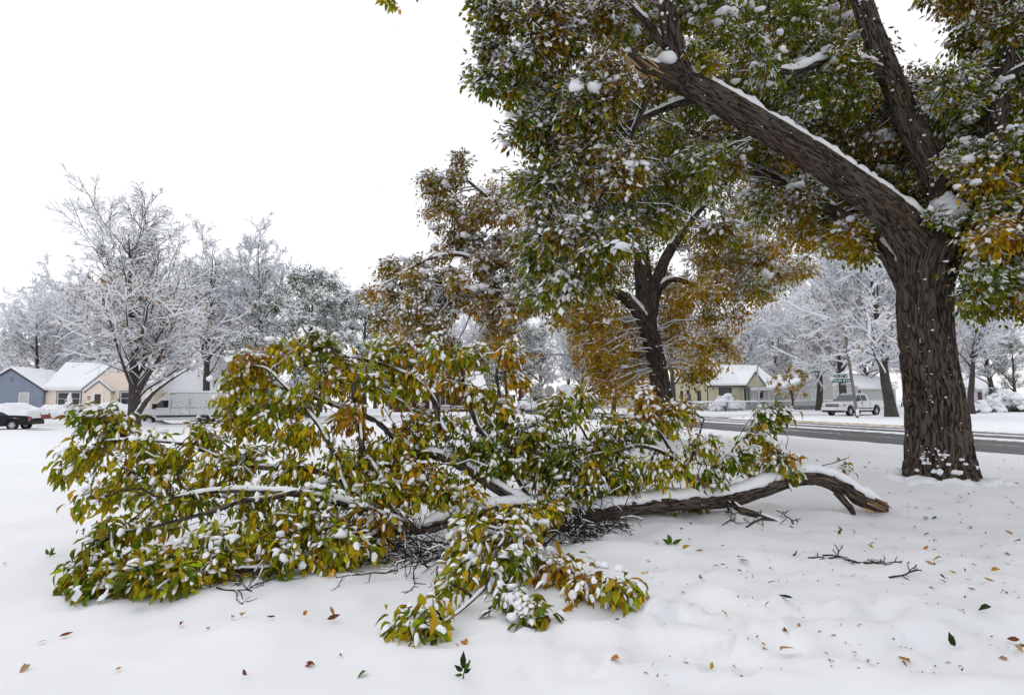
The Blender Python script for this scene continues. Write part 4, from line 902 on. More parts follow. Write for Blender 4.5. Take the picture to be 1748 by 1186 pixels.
for px, py, s_, cn, lab, tl in (
  (558, 1068, .11, 'brown', "largest curled brown leaf before the left half of the limb", .8), (570, 1062, .10, 'orange', "orange brown leaf overlapping the largest curled brown leaf", .9),
  (518, 1066, .09, 'orange', "orange leaf standing half up just left of the curled brown pair", .9), (470, 1070, .08, 'brown', "brown leaf lying flat, third from the left in the row before the limb", .2),
  (412, 1067, .09, 'tan', "pale tan leaf, second from the left in the row before the limb", .2), (310, 1070, .07, 'red', "dark red leaf, leftmost in the row before the limb", .9),
  (100, 1089, .08, 'red', "red brown leaf half sunk in the snow near the left edge", .3), (78, 1094, .05, 'brown', "tiny brown scrap next to the sunken red brown leaf at the left edge", .3),
  (535, 1140, .07, 'red', "red leaf standing upright alone near the bottom edge, left half", 1.2), (792, 1100, .10, 'orange', "bright orange leaf below the lowest snowy spray", .4),
  (735, 1124, .11, 'dark', "dark green leaf lying flat below the lowest spray", .15), (705, 1112, .08, 'brown', "dull brown leaf under the lowest spray, left of the dark green one", .1),
  (1356, 1052, .10, 'dark', "long dark green leaf standing up from the snow in the right foreground", 1.3), (1695, 1076, .12, 'dark', "long dark green leaf lying at the right edge of the foreground", .3),
  (1720, 1100, .12, 'brown', "long brown leaf near the right edge, below the long green leaf", .3), (1742, 1115, .12, 'brown', "brown leaf cut by the right edge of the photo", .5),
  (1308, 1056, .07, 'brown', "curled brown leaf just left of the standing dark green leaf", .8), (1555, 1143, .12, 'orange', "orange brown leaf lying flat in the right bottom corner area", .15),
  (1606, 1012, .09, 'brown', "brown curled leaf right of the drooping twig", .7), (1616, 1016, .08, 'orange', "orange leaf touching the brown curled leaf right of the drooping twig", .5),
  (1576, 944, .10, 'orange', "orange leaf tipped on edge below the butt of the limb", .7), (1735, 1140, .10, 'tan', "pale tan leaf near the right bottom corner", .4), (1706, 1146, .10, 'tan', "thin tan leaf left of the pale one near the right bottom corner", .3),
  (1280, 972, .12, 'brown', "dark brown curled leaf on the shaded snow below the snapped side branch", .5), (1230, 980, .07, 'red', "small red brown leaf standing on the shaded snow", 1.1),
  (1268, 984, .06, 'red', "small red leaf left of the bright orange one on the shaded snow", .9), (1277, 985, .06, 'orange', "small bright orange leaf standing on the shaded snow", .9),
  (1258, 966, .06, 'green', "small green leaf above the dark brown curled leaf", .4), (1331, 1006, .06, 'orange', "small orange leaf standing alone mid right on the snow", 1.1), (1312, 1010, .07, 'brown', "brown leaf just left of the small standing orange one", .8),
  (1600, 886, .11, 'green', "green leaf folded on the snow right of the torn butt", .7), (1586, 890, .09, 'green', "second green leaf close to the folded one right of the butt", .2),
  (1347, 1105, .07, 'brown', "brown leaf standing on the snow ridge, lower right", 1.2), (1300, 1117, .05, 'orange', "small orange leaf on the snow ridge left of the standing brown one", .4), (1632, 1122, .09, 'dark', "dark green leaf upright on the lower right snow", 1.1),
  (1165, 1030, .08, 'orange', "orange leaf on the snow right of the rightmost spray", .2), (1208, 1058, .07, 'brown', "brown leaf in the dent of a footprint", .5), (8, 962, .10, 'yellow', "yellow leaf at the very left edge of the photo", .2), (775, 1113, .05, 'tan', "small tan leaf near the bright orange one below the spray", .2)):
    lay_leaf(px, py, s_, cn, lab, tl)
ZONES = [("on shaded snow above the twig row", 1380, 905, 1480, 952, 6), ("on shaded snow in front of the torn butt", 1480, 895, 1580, 950, 7), ("at the left foot of the big ash", 1500, 845, 1585, 893, 11), ("in front of the big ash's roots", 1585, 850, 1660, 893, 9), ("at the right foot of the big ash", 1660, 845, 1745, 893, 8),
 ("beside the trodden pavement, far left stretch", 1330, 780, 1400, 812, 11), ("beside the trodden pavement, middle stretch", 1400, 780, 1470, 806, 11), ("beside the trodden pavement, next to the ash", 1470, 780, 1540, 812, 13),
 ("on open snow just right of the twig row", 1570, 905, 1650, 1040, 11), ("on open snow by the right photo edge", 1650, 905, 1745, 1040, 12), ("on shaded snow under the limb's middle", 1080, 900, 1200, 1000, 7), ("on shaded snow below the snapped side branch", 1200, 940, 1330, 1010, 7),
 ("on rippled snow at the bottom middle", 1000, 1060, 1250, 1180, 6), ("on rippled snow at the bottom right", 1250, 1090, 1560, 1180, 8), ("on smooth snow at the bottom left", 20, 1060, 420, 1180, 4), ("on smooth snow left of the dark sprig", 420, 1090, 740, 1180, 4),
 ("on snow right of the maple's foot", 1160, 745, 1240, 795, 11), ("on snow farther right of the maple", 1240, 745, 1330, 780, 11), ("on the verge right of the big ash", 1690, 785, 1745, 840, 8)]
SIZES = (("tiny", .045), ("small", .065), ("broad", .10)); POSE = (("flat", .1), ("tipped", .55), ("upright", 1.25)); HUES = ['yellow', 'orange', 'brown', 'green', 'pale tan']
for where, x0, y0, x1, y1, n in ZONES:
    combos = [(a_, b_, c_) for a_ in range(3) for b_ in range(3) for c_ in range(5)]
    for j in rng.permutation(len(combos))[:n]:
        (sw, sz), (pw, tl), hue = SIZES[combos[j][0]], POSE[combos[j][1]], HUES[combos[j][2]]
        lay_leaf(x0+(x1-x0)*rng.random(), y0+(y1-y0)*rng.random(), sz, hue.split()[-1], f"{sw} {hue} leaf lying {pw} {where}" if pw != 'upright' else f"{sw} {hue} leaf standing upright {where}", tl)
m = 420; px_ = 1080+660*rng.random(m)**.8; py_ = 790+390*rng.random(m)**1.3
b_ = np.array([ground_at(a, c) for a, c in zip(px_, py_)]); b_[:, 2] = gz(b_[:, 0], b_[:, 1])+.006
t_ = nrm(np.stack([rng.normal(size=m), rng.normal(size=m), .25*rng.normal(size=m)], -1)); n_v = nrm(np.array([0, 0, 1.])-t_[:, 2:3]*t_); l_ = .012+.025*rng.random(m)
V, T = inst(LEAF4*[.8, 1, 1], LEAF4_T, np.stack([np.cross(t_, n_v)*l_[:, None], t_*l_[:, None], n_v*l_[:, None]], -1), b_); a = Acc(); a.add(V, T=T, col=np.repeat(pick_cols('B', m), 4, 0)*.6); obj("leaf_litter", a.mesh("leaf_litter"), LEAF, None, "stuff")
# sprigs with several leaves
def sprig(px, py, label, leaves, cat="sprig"):
    b = ground_at(px, py); b[2] = float(gz(b[0], b[1])); r = thing("leaf_sprig", label, cat, tuple(b), 0, "torn leaf sprigs on the snow")
    a = Acc(); V, Q, _ = tubes(np.array([[[0, 0, -.01], [.01, 0, .05], [.0, .01, .10]]]), np.array([[.004, .003, .002]]), 5); a.add(V, Q=Q); obj("stem", a.mesh("stem"), TWIG, r)
    for (dx, dz, ln, ang, lean, cn) in leaves:
        o = obj("leaf", leaf_mesh(cn, rng.integers(0, 3)), None, r)
        d = Vector((math.sin(ang), lean, math.cos(ang))).normalized(); n = Vector((0, -1, .3)); n = (n-n.dot(d)*d).normalized(); s = d.cross(n)
        o.matrix_local = Matrix([[s[i]*ln, d[i]*ln, n[i]*ln, (dx, 0, dz)[i]] for i in range(3)] + [[0, 0, 0, 1]])
sprig(790, 1172, "upright sprig with dark green leaves at the bottom edge", [(0, .05, .10, .1, .1, 'dark'), (0, .04, .06, -.9, -.2, 'dark'), (0, .02, .05, -1.4, -.3, 'green'), (.01, .03, .06, .9, -.4, 'dark'), (.01, .04, .06, .5, .2, 'green')])
lay_leaf(800, 1150, .06, 'orange', "orange leaf behind the dark green sprig at the bottom edge", 1.0)
sprig(1146, 948, "pair of broad bright green leaves on the shaded snow before the limb", [(0, .01, .11, -1.0, -.3, 'green'), (.01, .01, .12, 1.1, -.3, 'green'), (0, .02, .10, -.2, .5, 'green')])
sprig(85, 950, "small green sprig beside the left end of the fallen limb", [(0, .02, .09, -.9, 0, 'green'), (0, .02, .09, .6, .1, 'green'), (0, .02, .08, 1.4, -.1, 'green')])
sprig(1440, 800, "little sprig of green leaves sprouting behind the torn butt", [(0, .08, .13, 1.2, 0, 'green'), (0, .08, .12, .5, 0, 'green'), (0, .06, .12, -1.1, 0, 'yellow'), (0, .05, .10, 1.7, -.2, 'green')])

rng = np.random.default_rng(303)
# ------------------------------------------------------------------ background trees
def bare_tree(H, r0, spread, n1, n2, n3, n4, snow, name, label, loc, fork=False, group=None, leaves=0, lpal='w', ang=52, trunk_h=.14, up1=.12, lean=0.0, tw=.011, top_snow=.35, twigmat=None, fan=.55, thin=1.0, kt=2):
    root = thing(name, label, "tree", loc, rng.random()*0, group)
    bk, tw_, sn = Acc(), Acc(), Acc()
    P0, R0 = grow(np.zeros((1, 3)), np.array([[lean, 0, 1.]]), np.array([H*.96]), np.array([r0]), np.array([.02]), 16, .03, .05)
    R0 = r0*(1-np.linspace(0, 1, 16)[None])**1.15 + .02; R0[0, 0] *= 1.25
    P0[0, 0] = (0, 0, -.15)
    s, d, L, r, t = side_shoots(P0, R0, n1, trunk_h, .93, ang, spread, up=up1, rfac=.40, taper=fan, horiz=.3)
    P1, R1 = grow(s, d, L, np.maximum(r, .035), np.full(len(s), .018), 9, .12, .07)
    s, d, L, r, t = side_shoots(P1, R1, n2, .12, 1, 46, .5, up=.08, horiz=.2); P2, R2 = grow(s, d, L, np.maximum(r, .018), np.full(len(s), .012), 6, .15, .03)
    s, d, L, r, t = side_shoots(P2, R2, n3, .15, 1, 46, .52, up=.05, horiz=.2); P3, R3 = grow(s, d, L, np.maximum(r, tw*1.2), np.full(len(s), tw), 4, .18, .01)
    s, d, L, r, t = side_shoots(P3, R3, n4, .2, 1, 48, .6, up=0); P4, R4 = grow(s, d, np.maximum(L, .18), np.full(len(s), tw), np.full(len(s), tw*.75), kt, .2, -.01)
    q_ = (rng.random(len(P4)) < np.where(P4[:, 0, 2] > H*.68, thin, 1.0)); P4, R4 = P4[q_], R4[q_]
    for P, R, n in ((P0, R0, 14), (P1, R1, 7)):
        V, Q, b = tubes(P, R, n); bk.add(V, Q=Q, bark=b)
    for P, R, n in ((P2, R2, 4), (P3, R3, 3), (P4, R4, 3)):
        V, Q, _ = tubes(P, R, n); tw_.add(V, Q=Q)
    for P, R, n, c in ((P1, R1, 5, snow*1.5), (P2, R2, 4, snow*1.2), (P3, R3, 3, snow), (P4, R4, 3, snow*.9)):
        hz = P[:, :, 2].mean(1)/H; prob = np.where(hz > .72, top_snow, 1.0)
        m = rng.random(len(P)) < prob
        V, Q = snow_tubes(P[m], R[m], n, c); sn.add(V, Q=Q)
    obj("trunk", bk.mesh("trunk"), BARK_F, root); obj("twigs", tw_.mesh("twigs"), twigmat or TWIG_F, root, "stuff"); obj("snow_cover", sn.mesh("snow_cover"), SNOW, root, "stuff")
    if leaves:
        ok = P4[:, -1, 2] < H*.72; e = P4[ok]; i = rng.integers(0, len(e), leaves); pos = e[i, rng.integers(1, kt, leaves)]
        tip = nrm(rng.normal(size=(leaves, 3))*.5+[0, 0, -.9]); n = nrm(np.cross(tip, rng.normal(size=(leaves, 3)))); l = .19*(.7+.6*rng.random(leaves))
        M = np.stack([np.cross(tip, n)*l[:, None], tip*l[:, None], n*l[:, None]], -1)
        V, T = inst(LEAF4, LEAF4_T, M, pos); a = Acc(); a.add(V, T=T, col=np.repeat(pick_cols(lpal, leaves), 4, 0)); obj("leaves", a.mesh("leaves"), LEAF, root, "stuff")
    return root
def leafy_snow_tree(H, W, n, name, label, loc, pal='s', group=None, snow=.9, leaf=.2, low=.18, nleaf=26, blob=.4):
    root = thing(name, label, "tree", loc, 0, group)
    P, R = resample([(0, 0, -.1), (.1, 0, H*.3), (-.1, .1, H*.6), (0, 0, H*.9)], [H*.022, H*.017, H*.010, .03], 20)
    s, d, L, r, t = side_shoots(P[None], R[None], 12, .2, .95, 50, .4, up=.2); P1, R1 = grow(s, d, L, r, np.full(len(s), .02), 6, .12, .08)
    bk = Acc(); V, Q, b = tubes(P[None], R[None], 12); bk.add(V, Q=Q, bark=b); V, Q, b = tubes(P1, R1, 6); bk.add(V, Q=Q, bark=b)
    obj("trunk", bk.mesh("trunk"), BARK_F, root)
    f = Foliage(np.concatenate([P[8:], P1.reshape(-1, 3)]), leaf)
    for k in range(n):
        z = low + (1-low)*rng.random()**.85; prof = np.sin(np.pi*min(1, ((z-low)/(1-low))*.80+.18))**.8
        a = rng.random()*6.283; rr = W/2*prof*rng.random()**.45
        f.spray((rr*np.cos(a), rr*np.sin(a), z*H*.97), (H*.065, H*.065, H*.05), 8, nleaf, pal, snow, blob=blob, r0=.015, sub=H*.03)
    f.build(root, lod=4, tsnow=.03, twigsides=3, padth=1.5, padk=1.35, twigmat=TWIG_F, names=("crown", "twigs", "leaf_snow"))
    return root
def on_ground(px, Y):
    p = at(px, 690, Y); p[2] = float(gz(p[0], p[1]))-.02; return tuple(p)
T1 = bare_tree(14.6, .38, .64, 44, 11, 7, 3, .030, "snowy_tree", "tall nearly leafless tree heavy with snow, dark double trunk beside the parked van", on_ground(230, 39), leaves=3600, ang=50, trunk_h=.12, up1=.2, top_snow=.55, tw=.010, fan=.50, thin=.5, kt=3)
# its second stem
a = Acc(); P, R = resample([(.05, -.1, .5), (.7, -.2, 1.5), (1.4, -.3, 2.35), (2.4, -.4, 3.1), (3.8, -.4, 4.0)], [.2, .17, .12, .08, .04], 30)
V, Q, b = tubes(P[None], R[None], 12); a.add(V, Q=Q, bark=b); obj("second_stem", a.mesh("second_stem"), BARK_F, T1)
a = Acc(); snow_strip(a, P, R, .12, gap=.1, seed=5, wid=1.0); obj("stem_snow", a.mesh("stem_snow"), SNOW, T1, "stuff")
T2 = bare_tree(20.5, .40, .46, 32, 9, 6, 3, .034, "snowy_tree", "bare dark tree behind the snowy tree by the van, tallest of the back row", on_ground(352, 62), leaves=0, ang=42, trunk_h=.2, up1=.22, top_snow=.75, tw=.013, group="bare trees along the far street")
T3 = bare_tree(14.5, .42, .60, 32, 9, 7, 3, .060, "snowy_tree", "leaning street tree loaded with thick snow right behind the white pickup's bed", on_ground(1521, 45.5), leaves=1500, ang=60, trunk_h=.22, lean=-.16, tw=.014, top_snow=1, fan=.3)
T4 = leafy_snow_tree(14.6, 15, 120, "snowy_tree", "broad green tree smothered in snow left of the maple", on_ground(530, 55))
def again(src, px, Y, s, rz, label, sz=None, group="bare trees along the far street"):
    c = copy_tree(src); c.location = on_ground(px, Y); c.rotation_euler = (0, 0, rz); c.scale = (s, s, sz or s); c["label"] = label; c["group"] = group; return c
again(T2, 452, 66, 1.02, 2.1, "bare dark tree with wide fan of branches, right one of the back row")
again(T2, 85, 80, .78, 4.0, "bare brownish tree behind the gap of the two left houses")
again(T2, 8, 100, .72, 1.0, "distant bare tree over the blue grey house roof")
again(T2, 170, 84, .72, 5.2, "bare tree behind the roof of the cream house")
again(T2, 290, 78, .74, .6, "bare tree behind the right end of the cream house")
again(T4, 622, 60, .86, 2.0, "narrow snow covered green tree between the broad one and the maple", sz=.93, group="snowy leafy trees")
again(T4, 735, 96, 1.0, 1.0, "snowy tree behind the brick house", sz=1.0, group="snowy leafy trees")
T5 = leafy_snow_tree(17, 11, 66, "snowy_tree", "dark grey green tree drooping under snow left of the lamp beyond the maple", on_ground(888, 92), pal='s', snow=.6, leaf=.22, blob=.15, low=.1)
again(T2, 968, 105, .9, 3.3, "frosted bare tree right behind the lamp in the centre distance")
again(T5, 830, 118, 1.0, 1.2, "dark snowy tree in the far centre left of the hedge", sz=1.15, group="snowy leafy trees")
again(T3, 1046, 64, .66, 2.6, "slim leaning tree before the low white garage", group="street trees bent by snow")
again(T2, 1095, 100, .85, 4.4, "frosted bare tree behind the garage, left of the maple trunk")
again(T2, 1150, 74, .85, 5.5, "straight trunked tree just right of the maple trunk")
again(T5, 1245, 104, .95, 4, "snowy tree behind the yellow house roof", sz=1.02, group="snowy leafy trees")
again(T5, 1318, 108, 1.0, 5, "olive green snowy tree behind the gap of the yellow and grey houses", sz=1.05, group="snowy leafy trees")
again(T3, 1443, 63, 1.05, 4.5, "snow laden tree right behind the street name sign", group="street trees bent by snow")
again(T3, 1398, 70, .95, 3.4, "snowy tree with whitened trunk before the grey house", group="street trees bent by snow")
again(T3, 1475, 84, 1.15, 1.3, "large snow white tree behind the grey house", group="street trees bent by snow")
T6 = again(T2, 1657, 52, .68, 3.0, "tree with a snow lined side limb right of the big ash trunk", group="street trees bent by snow")
again(T3, 1700, 90, 1.05, 5.3, "wide snowy tree behind the white house with the arched porch", group="street trees bent by snow")
again(T5, 1735, 84, .62, 2, "bushy green tree by the right edge beyond the road", group="snowy leafy trees")
again(T5, 1600, 110, 1.0, 3, "snowy tree seen behind the big ash trunk", group="snowy leafy trees")
again(T3, 70, 74, .95, .7, "snowy brown tree between the blue and cream houses", group="street trees bent by snow")
again(T3, 128, 88, 1.25, 1.9, "big snow loaded tree behind the cream house's roof ridge", group="street trees bent by snow")
again(T3, 270, 80, 1.2, 3.0, "snow loaded tree behind the parked van, left of the tallest bare tree", group="street trees bent by snow")
again(T3, 405, 70, 1.15, 5.0, "snow loaded tree between the two tall bare trees", group="street trees bent by snow")
again(T2, 545, 84, .95, 3.1, "bare tree rising behind the broad snowy green tree")
again(T3, 1015, 110, 1.1, 2.2, "frosted tree beyond the white garage's left end", group="street trees bent by snow")
again(T3, 1200, 112, 1.2, .4, "frosted tree far behind the yellow garage", group="street trees bent by snow")
again(T3, 1545, 92, 1.2, 2.7, "white tree between the grey house and the big ash trunk", group="street trees bent by snow")
again(T3, 1640, 120, 1.3, .2, "distant white tree left of the white house's roof", group="street trees bent by snow")
again(T5, 640, 120, 1.1, .5, "dark snowy tree far behind the brick house", sz=1.0, group="snowy leafy trees")
for px_, Y_, s_, rz_, lb_ in ((668, 104, 1.0, .3, "hazy white tree behind the brick house's left end"), (752, 112, 1.15, 2.0, "hazy white tree behind the brick house's terrace"), (812, 100, .95, 4.1, "white frosted tree left of the dark sign"),
    (868, 122, 1.2, 5.3, "pale distant tree directly behind the dark sign"), (925, 118, 1.1, 1.1, "pale distant tree between the dark sign and the far lamp"), (990, 100, .9, 2.9, "white frosted tree right of the octagonal sign"), (1075, 118, 1.1, .9, "pale tree over the white garage roof"),
    (1270, 90, .95, 3.9, "white frosted tree above the yellow house's ridge"), (1335, 98, 1.1, 5.9, "white frosted tree above the small yellow leaved tree"), (1375, 108, 1.2, 2.4, "pale white tree over the grey house's left roof")):
    again(T3, px_, Y_, s_, rz_, lb_, group="street trees bent by snow")
T7 = leafy_snow_tree(5.6, 5.2, 26, "street_tree", "small tree with yellow leaves between the yellow and grey houses", on_ground(1352, 68), pal='Y', snow=.35, leaf=.2, low=.32, blob=.1, nleaf=18)

# ------------------------------------------------------------------ shrubs under snow
LEAFG = PAL['s']
def shrub(px, Y, w, h, label, twigs=30, green=.4, cat="shrub"):
    loc = on_ground(px, Y); r = thing("snowy_shrub", label, cat, loc, 0, "shrubs buried in snow")
    sn = Acc(); n = int(14+w*8)
    a = rng.random(n)*6.283; rr = rng.random(n)**.5*w/2; z = h*(1-(rr/(w/2))**2*.7)*(.45+.5*rng.random(n))
    add_blobs(sn, np.stack([rr*np.cos(a), rr*np.sin(a), z], -1), w*.10+.12*w*rng.random(n), (.6, .9), fine=True, lump=.4)
    obj("snow_cover", sn.mesh("snow_cover"), SNOW, r, "stuff")
    st = np.zeros((twigs, 3)); P, R = grow(st, np.stack([rng.normal(size=twigs), rng.normal(size=twigs), np.full(twigs, .9)], -1), h*(.6+.5*rng.random(twigs)), np.full(twigs, .02), np.full(twigs, .012), 5, .2, 0)
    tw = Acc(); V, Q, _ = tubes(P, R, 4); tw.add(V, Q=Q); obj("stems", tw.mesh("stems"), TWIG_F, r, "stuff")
    if green:
        m = int(220*green*w); a = rng.random(m)*6.283; rr = w/2*(.8+.25*rng.random(m)); pos = np.stack([rr*np.cos(a), rr*np.sin(a), h*.8*rng.random(m)], -1)
        tip = nrm(rng.normal(size=(m, 3))+[0, 0, -.3]); nn = nrm(np.cross(tip, rng.normal(size=(m, 3)))); l = .13*(.7+.6*rng.random(m))
        V, T = inst(LEAF4, LEAF4_T, np.stack([np.cross(tip, nn)*l[:, None], tip*l[:, None], nn*l[:, None]], -1), pos); g_ = Acc(); g_.add(V, T=T, col=np.repeat(pick_cols('s', m), 4, 0)); obj("leaves", g_.mesh("leaves"), LEAF, r, "stuff")
    return r
shrub(1238, 71, 2.6, 2.3, "rounded snow covered shrub under the picture window, left one", 20, .25)
shrub(1255, 71.5, 2.0, 1.9, "rounded snow covered shrub by the porch steps, right one", 20, .25)
shrub(1222, 70.5, 1.6, 1.1, "low snowy shrub at the fence left of the rounded ones", 12, .3)
shrub(1690, 58, 2.2, 1.5, "low white mound of shrub just right of the ash trunk across the road", 12, .15)
shrub(1665, 54, 1.8, 1.0, "snow heap shrub touching the ash trunk outline", 8, .1)
shrub(1712, 60, 3.0, 2.5, "dark green leafy shrub before the arched porch", 30, 1.4)
shrub(1738, 58, 2.4, 1.8, "snowy green shrub at the right edge", 24, 1.2)
shrub(92, 55, 3.2, 1.3, "wide white shrub before the cream house", 20, .1)
shrub(205, 52, 1.5, 1.2, "small snowed under shrub by the dark trunk of the van side tree", 14, .1)
shrub(115, 56, 1.2, 1.0, "twiggy shrub by the front steps of the cream house", 40, .0)
shrub(897, 78, 2.6, 2.6, "bright white snow capped bush left of the far lamp", 20, .2)
shrub(975, 98, 6, 4, "frosted hedge bush right of the far lamp", 80, .5)
shrub(915, 96, 5, 4, "frosted grey hedge bush behind the dark pickup", 80, .6)
# conical spruce under the left window
r = thing("snowy_conifer", "little cone shaped conifer wrapped in snow under the cream house's left window", "conifer", on_ground(116, 57.5))
a = Acc(); P, R = resample([(-.5, 0, .1), (-.2, 0, .8), (.1, 0, 1.6), (.2, 0, 2.35), (.2, 0, 2.75)], [.5, .45, .32, .16, .04], 14); V, Q, b = tubes(P[None], R[None], 12)
V = V+(np.stack([vn(V*4, 81), vn(V*4, 82), vn(V*4, 83)], -1)-.5)*.3; a.add(V, Q=Q); add_blobs(a, [(-1.2, 0, .85), (-.8, 0, .7), (-.6, 0, .45), (.4, 0, .4)], [.38, .4, .4, .4], (.4, .6), fine=True); obj("snow_cover", a.mesh("snow_cover"), SNOW, r, "stuff")
m = 120; pos = np.stack([rng.normal(size=m)*.3, rng.normal(size=m)*.3-.1, .2+1.6*rng.random(m)], -1); tip = nrm(rng.normal(size=(m, 3))); nn = nrm(np.cross(tip, rng.normal(size=(m, 3)))); l = np.full(m, .14)
V, T = inst(LEAF4, LEAF4_T, np.stack([np.cross(tip, nn)*l[:, None], tip*l[:, None], nn*l[:, None]], -1), pos); a = Acc(); a.add(V, T=T, col=np.repeat(pick_cols('s', m), 4, 0)); obj("needles", a.mesh("needles"), LEAF, r, "stuff")
# snow pile left by the plough between the cars and the cream house
a = Acc(); us = np.linspace(0, 9.5, 60); ws = np.linspace(-1, 1, 17); U_, W_ = np.meshgrid(us, ws, indexing='ij')
hh = .62*(1-W_**2)**.7*sstep(0, .8, U_)*sstep(9.5, 7, U_)*(.85+.3*vn(np.stack([U_.ravel()*.8, W_.ravel()*2, U_.ravel()*0], -1), 91).reshape(U_.shape))
ii = np.arange(U_.size).reshape(U_.shape); a.add(np.stack([U_, W_*1.1, hh-.12], -1), Q=np.stack([ii[:-1, :-1], ii[1:, :-1], ii[1:, 1:], ii[:-1, 1:]], -1).reshape(-1, 4))
o = obj("snow_bank", a.mesh("snow_bank"), SNOW_G); p = at(58, 700, 41.2); o.location = (p[0], p[1], 0); o.rotation_euler = (0, 0, HANG); o["kind"] = "structure"

rng = np.random.default_rng(404)
# ------------------------------------------------------------------ houses
def siding_mat(name, c, pitch=.3, seam=.55):
    m = mat(name, rough=.7, spec=.25); N, L, b = nodes(m)
    tc = N.new("ShaderNodeTexCoord"); sp = N.new("ShaderNodeSeparateXYZ"); L.new(tc.outputs["Object"], sp.inputs[0])
    d = N.new("ShaderNodeMath"); d.operation = 'DIVIDE'; d.inputs[1].default_value = pitch; L.new(sp.outputs[2], d.inputs[0])
    f = N.new("ShaderNodeMath"); f.operation = 'FRACT'; L.new(d.outputs[0], f.inputs[0])
    n = N.new("ShaderNodeTexNoise"); n.inputs["Scale"].default_value = 1.5; L.new(tc.outputs["Object"], n.inputs[0])
    r = N.new("ShaderNodeValToRGB"); r.color_ramp.elements[0].color = (*[v*.85 for v in c], 1); r.color_ramp.elements[1].color = (*[v*1.08 for v in c], 1); L.new(n.outputs[0], r.inputs[0])
    g = N.new("ShaderNodeMath"); g.operation = 'LESS_THAN'; g.inputs[1].default_value = .09; L.new(f.outputs[0], g.inputs[0])
    mx = N.new("ShaderNodeMix"); mx.data_type = 'RGBA'; L.new(g.outputs[0], mx.inputs[0]); L.new(r.outputs[0], mx.inputs[6]); mx.inputs[7].default_value = (*[v*seam for v in c], 1)
    L.new(mx.outputs[2], b.inputs["Base Color"])
    bp = N.new("ShaderNodeBump"); bp.inputs["Strength"].default_value = .6; bp.inputs["Distance"].default_value = .03; L.new(f.outputs[0], bp.inputs["Height"]); L.new(bp.outputs[0], b.inputs["Normal"])
    return m
W_YEL = siding_mat("yellow_siding", (.62, .57, .40)); W_GRY = siding_mat("grey_siding", (.50, .51, .50)); W_CRM = noise_col(mat("cream_stucco", rough=.85), (.82, .70, .59), (.87, .755, .65), 3, bump=.3, bscale=40)
W_BLU = siding_mat("blue_grey_siding", (.25, .29, .37), .26, .75); W_WHT = siding_mat("white_siding", (.74, .75, .77), .25, .8); W_BRK = noise_col(mat("red_brick", rough=.9), (.06, .028, .025), (.13, .05, .04), 8)
W_GAR = siding_mat("pale_garage_siding", (.66, .64, .58)); TRIM_D = mat("dark_trim", (.05, .045, .045), .6); TRIM_W = mat("white_trim", (.78, .78, .79), .5); TRIM_S = mat("slate_trim", (.16, .20, .24), .6)
SHING = noise_col(mat("dark_shingle", rough=.9), (.03, .03, .032), (.07, .065, .065), 10)
GLASS = mat("dark_window_glass", (.018, .022, .026), .08, .6); GLASS_T = mat("teal_window_glass", (.10, .19, .22), .1, .6); BLIND = mat("window_blind", (.50, .51, .50), .6)
FOUND = noise_col(mat("foundation", rough=.9), (.10, .10, .11), (.2, .2, .21), 5); F_BLU = mat("blue_foundation", (.12, .17, .24), .8); BRICK_B = mat("reddish_door", (.09, .045, .035), .5)
CONC = noise_col(mat("concrete", rough=.9), (.3, .3, .3), (.42, .41, .40), 6)
def win(root, face, x, z, w, h, at_, frame=TRIM_W, pane=GLASS, bars=(1, 1), t=.07, outer=None, L=0, D=0, sill=True):
    """A window on the 'front' (y=at_) or 'left'/'right' (x=at_) wall: frame with its panes as children."""
    def put(a, u0, u1, v0, v1, d0, d1):
        if face == 'front': a.box(u0, u1, at_-d1, at_-d0, v0, v1)
        elif face == 'left': a.box(at_-d1, at_-d0, u0, u1, v0, v1)
        else: a.box(at_+d0, at_+d1, u0, u1, v0, v1)
    a = Acc()
    put(a, x, x+t, z, z+h, .005, .06); put(a, x+w-t, x+w, z, z+h, .005, .06); put(a, x+t, x+w-t, z+h-t, z+h, .005, .06); put(a, x+t, x+w-t, z, z+t, .005, .06)
    for i in range(1, bars[0]): put(a, x+w*i/bars[0]-t*.6, x+w*i/bars[0]+t*.6, z+t, z+h-t, .008, .055)
    for i in range(1, bars[1]): put(a, x+t, x+w-t, z+h*i/bars[1]-t*.3, z+h*i/bars[1]+t*.3, .010, .05)
    f = flat(a, "window", frame, root)
    if outer:
        a = Acc(); o = .12
        put(a, x-o, x-.004, z-o, z+h+o, .003, .045); put(a, x+w+.004, x+w+o, z-o, z+h+o, .003, .045); put(a, x-.004, x+w+.004, z+h+.004, z+h+o, .003, .045); put(a, x-.004, x+w+.004, z-o, z-.004, .003, .045)
        flat(a, "casing", outer, f)
    if sill:
        a = Acc(); put(a, x-.05, x+w+.05, z-.07, z-.006, .06, .16); flat(a, "sill", frame, f)
    for i in range(bars[0]):
        for j in range(bars[1]):
            a = Acc(); put(a, x+w*i/bars[0]+.02, x+w*(i+1)/bars[0]-.02, z+h*j/bars[1]+.02, z+h*(j+1)/bars[1]-.02, .0065, .0075+.002*((i+j) % 2)); flat(a, "pane", pane, f)
    return f
def slab(a, pts, th):
    """A sloping slab over a quad of points (upper side), thickness th downwards."""
    P = [tuple(p) for p in pts] + [(p[0], p[1], p[2]-th) for p in pts]; n = len(pts)
    a.add(P, T=None if n == 4 else [(0, 1, 2), (3, 5, 4)], Q=([(0, 1, 2, 3), (7, 6, 5, 4)] if n == 4 else []) + [(i, (i+1) % n, n+(i+1) % n, n+i) for i in range(n)])
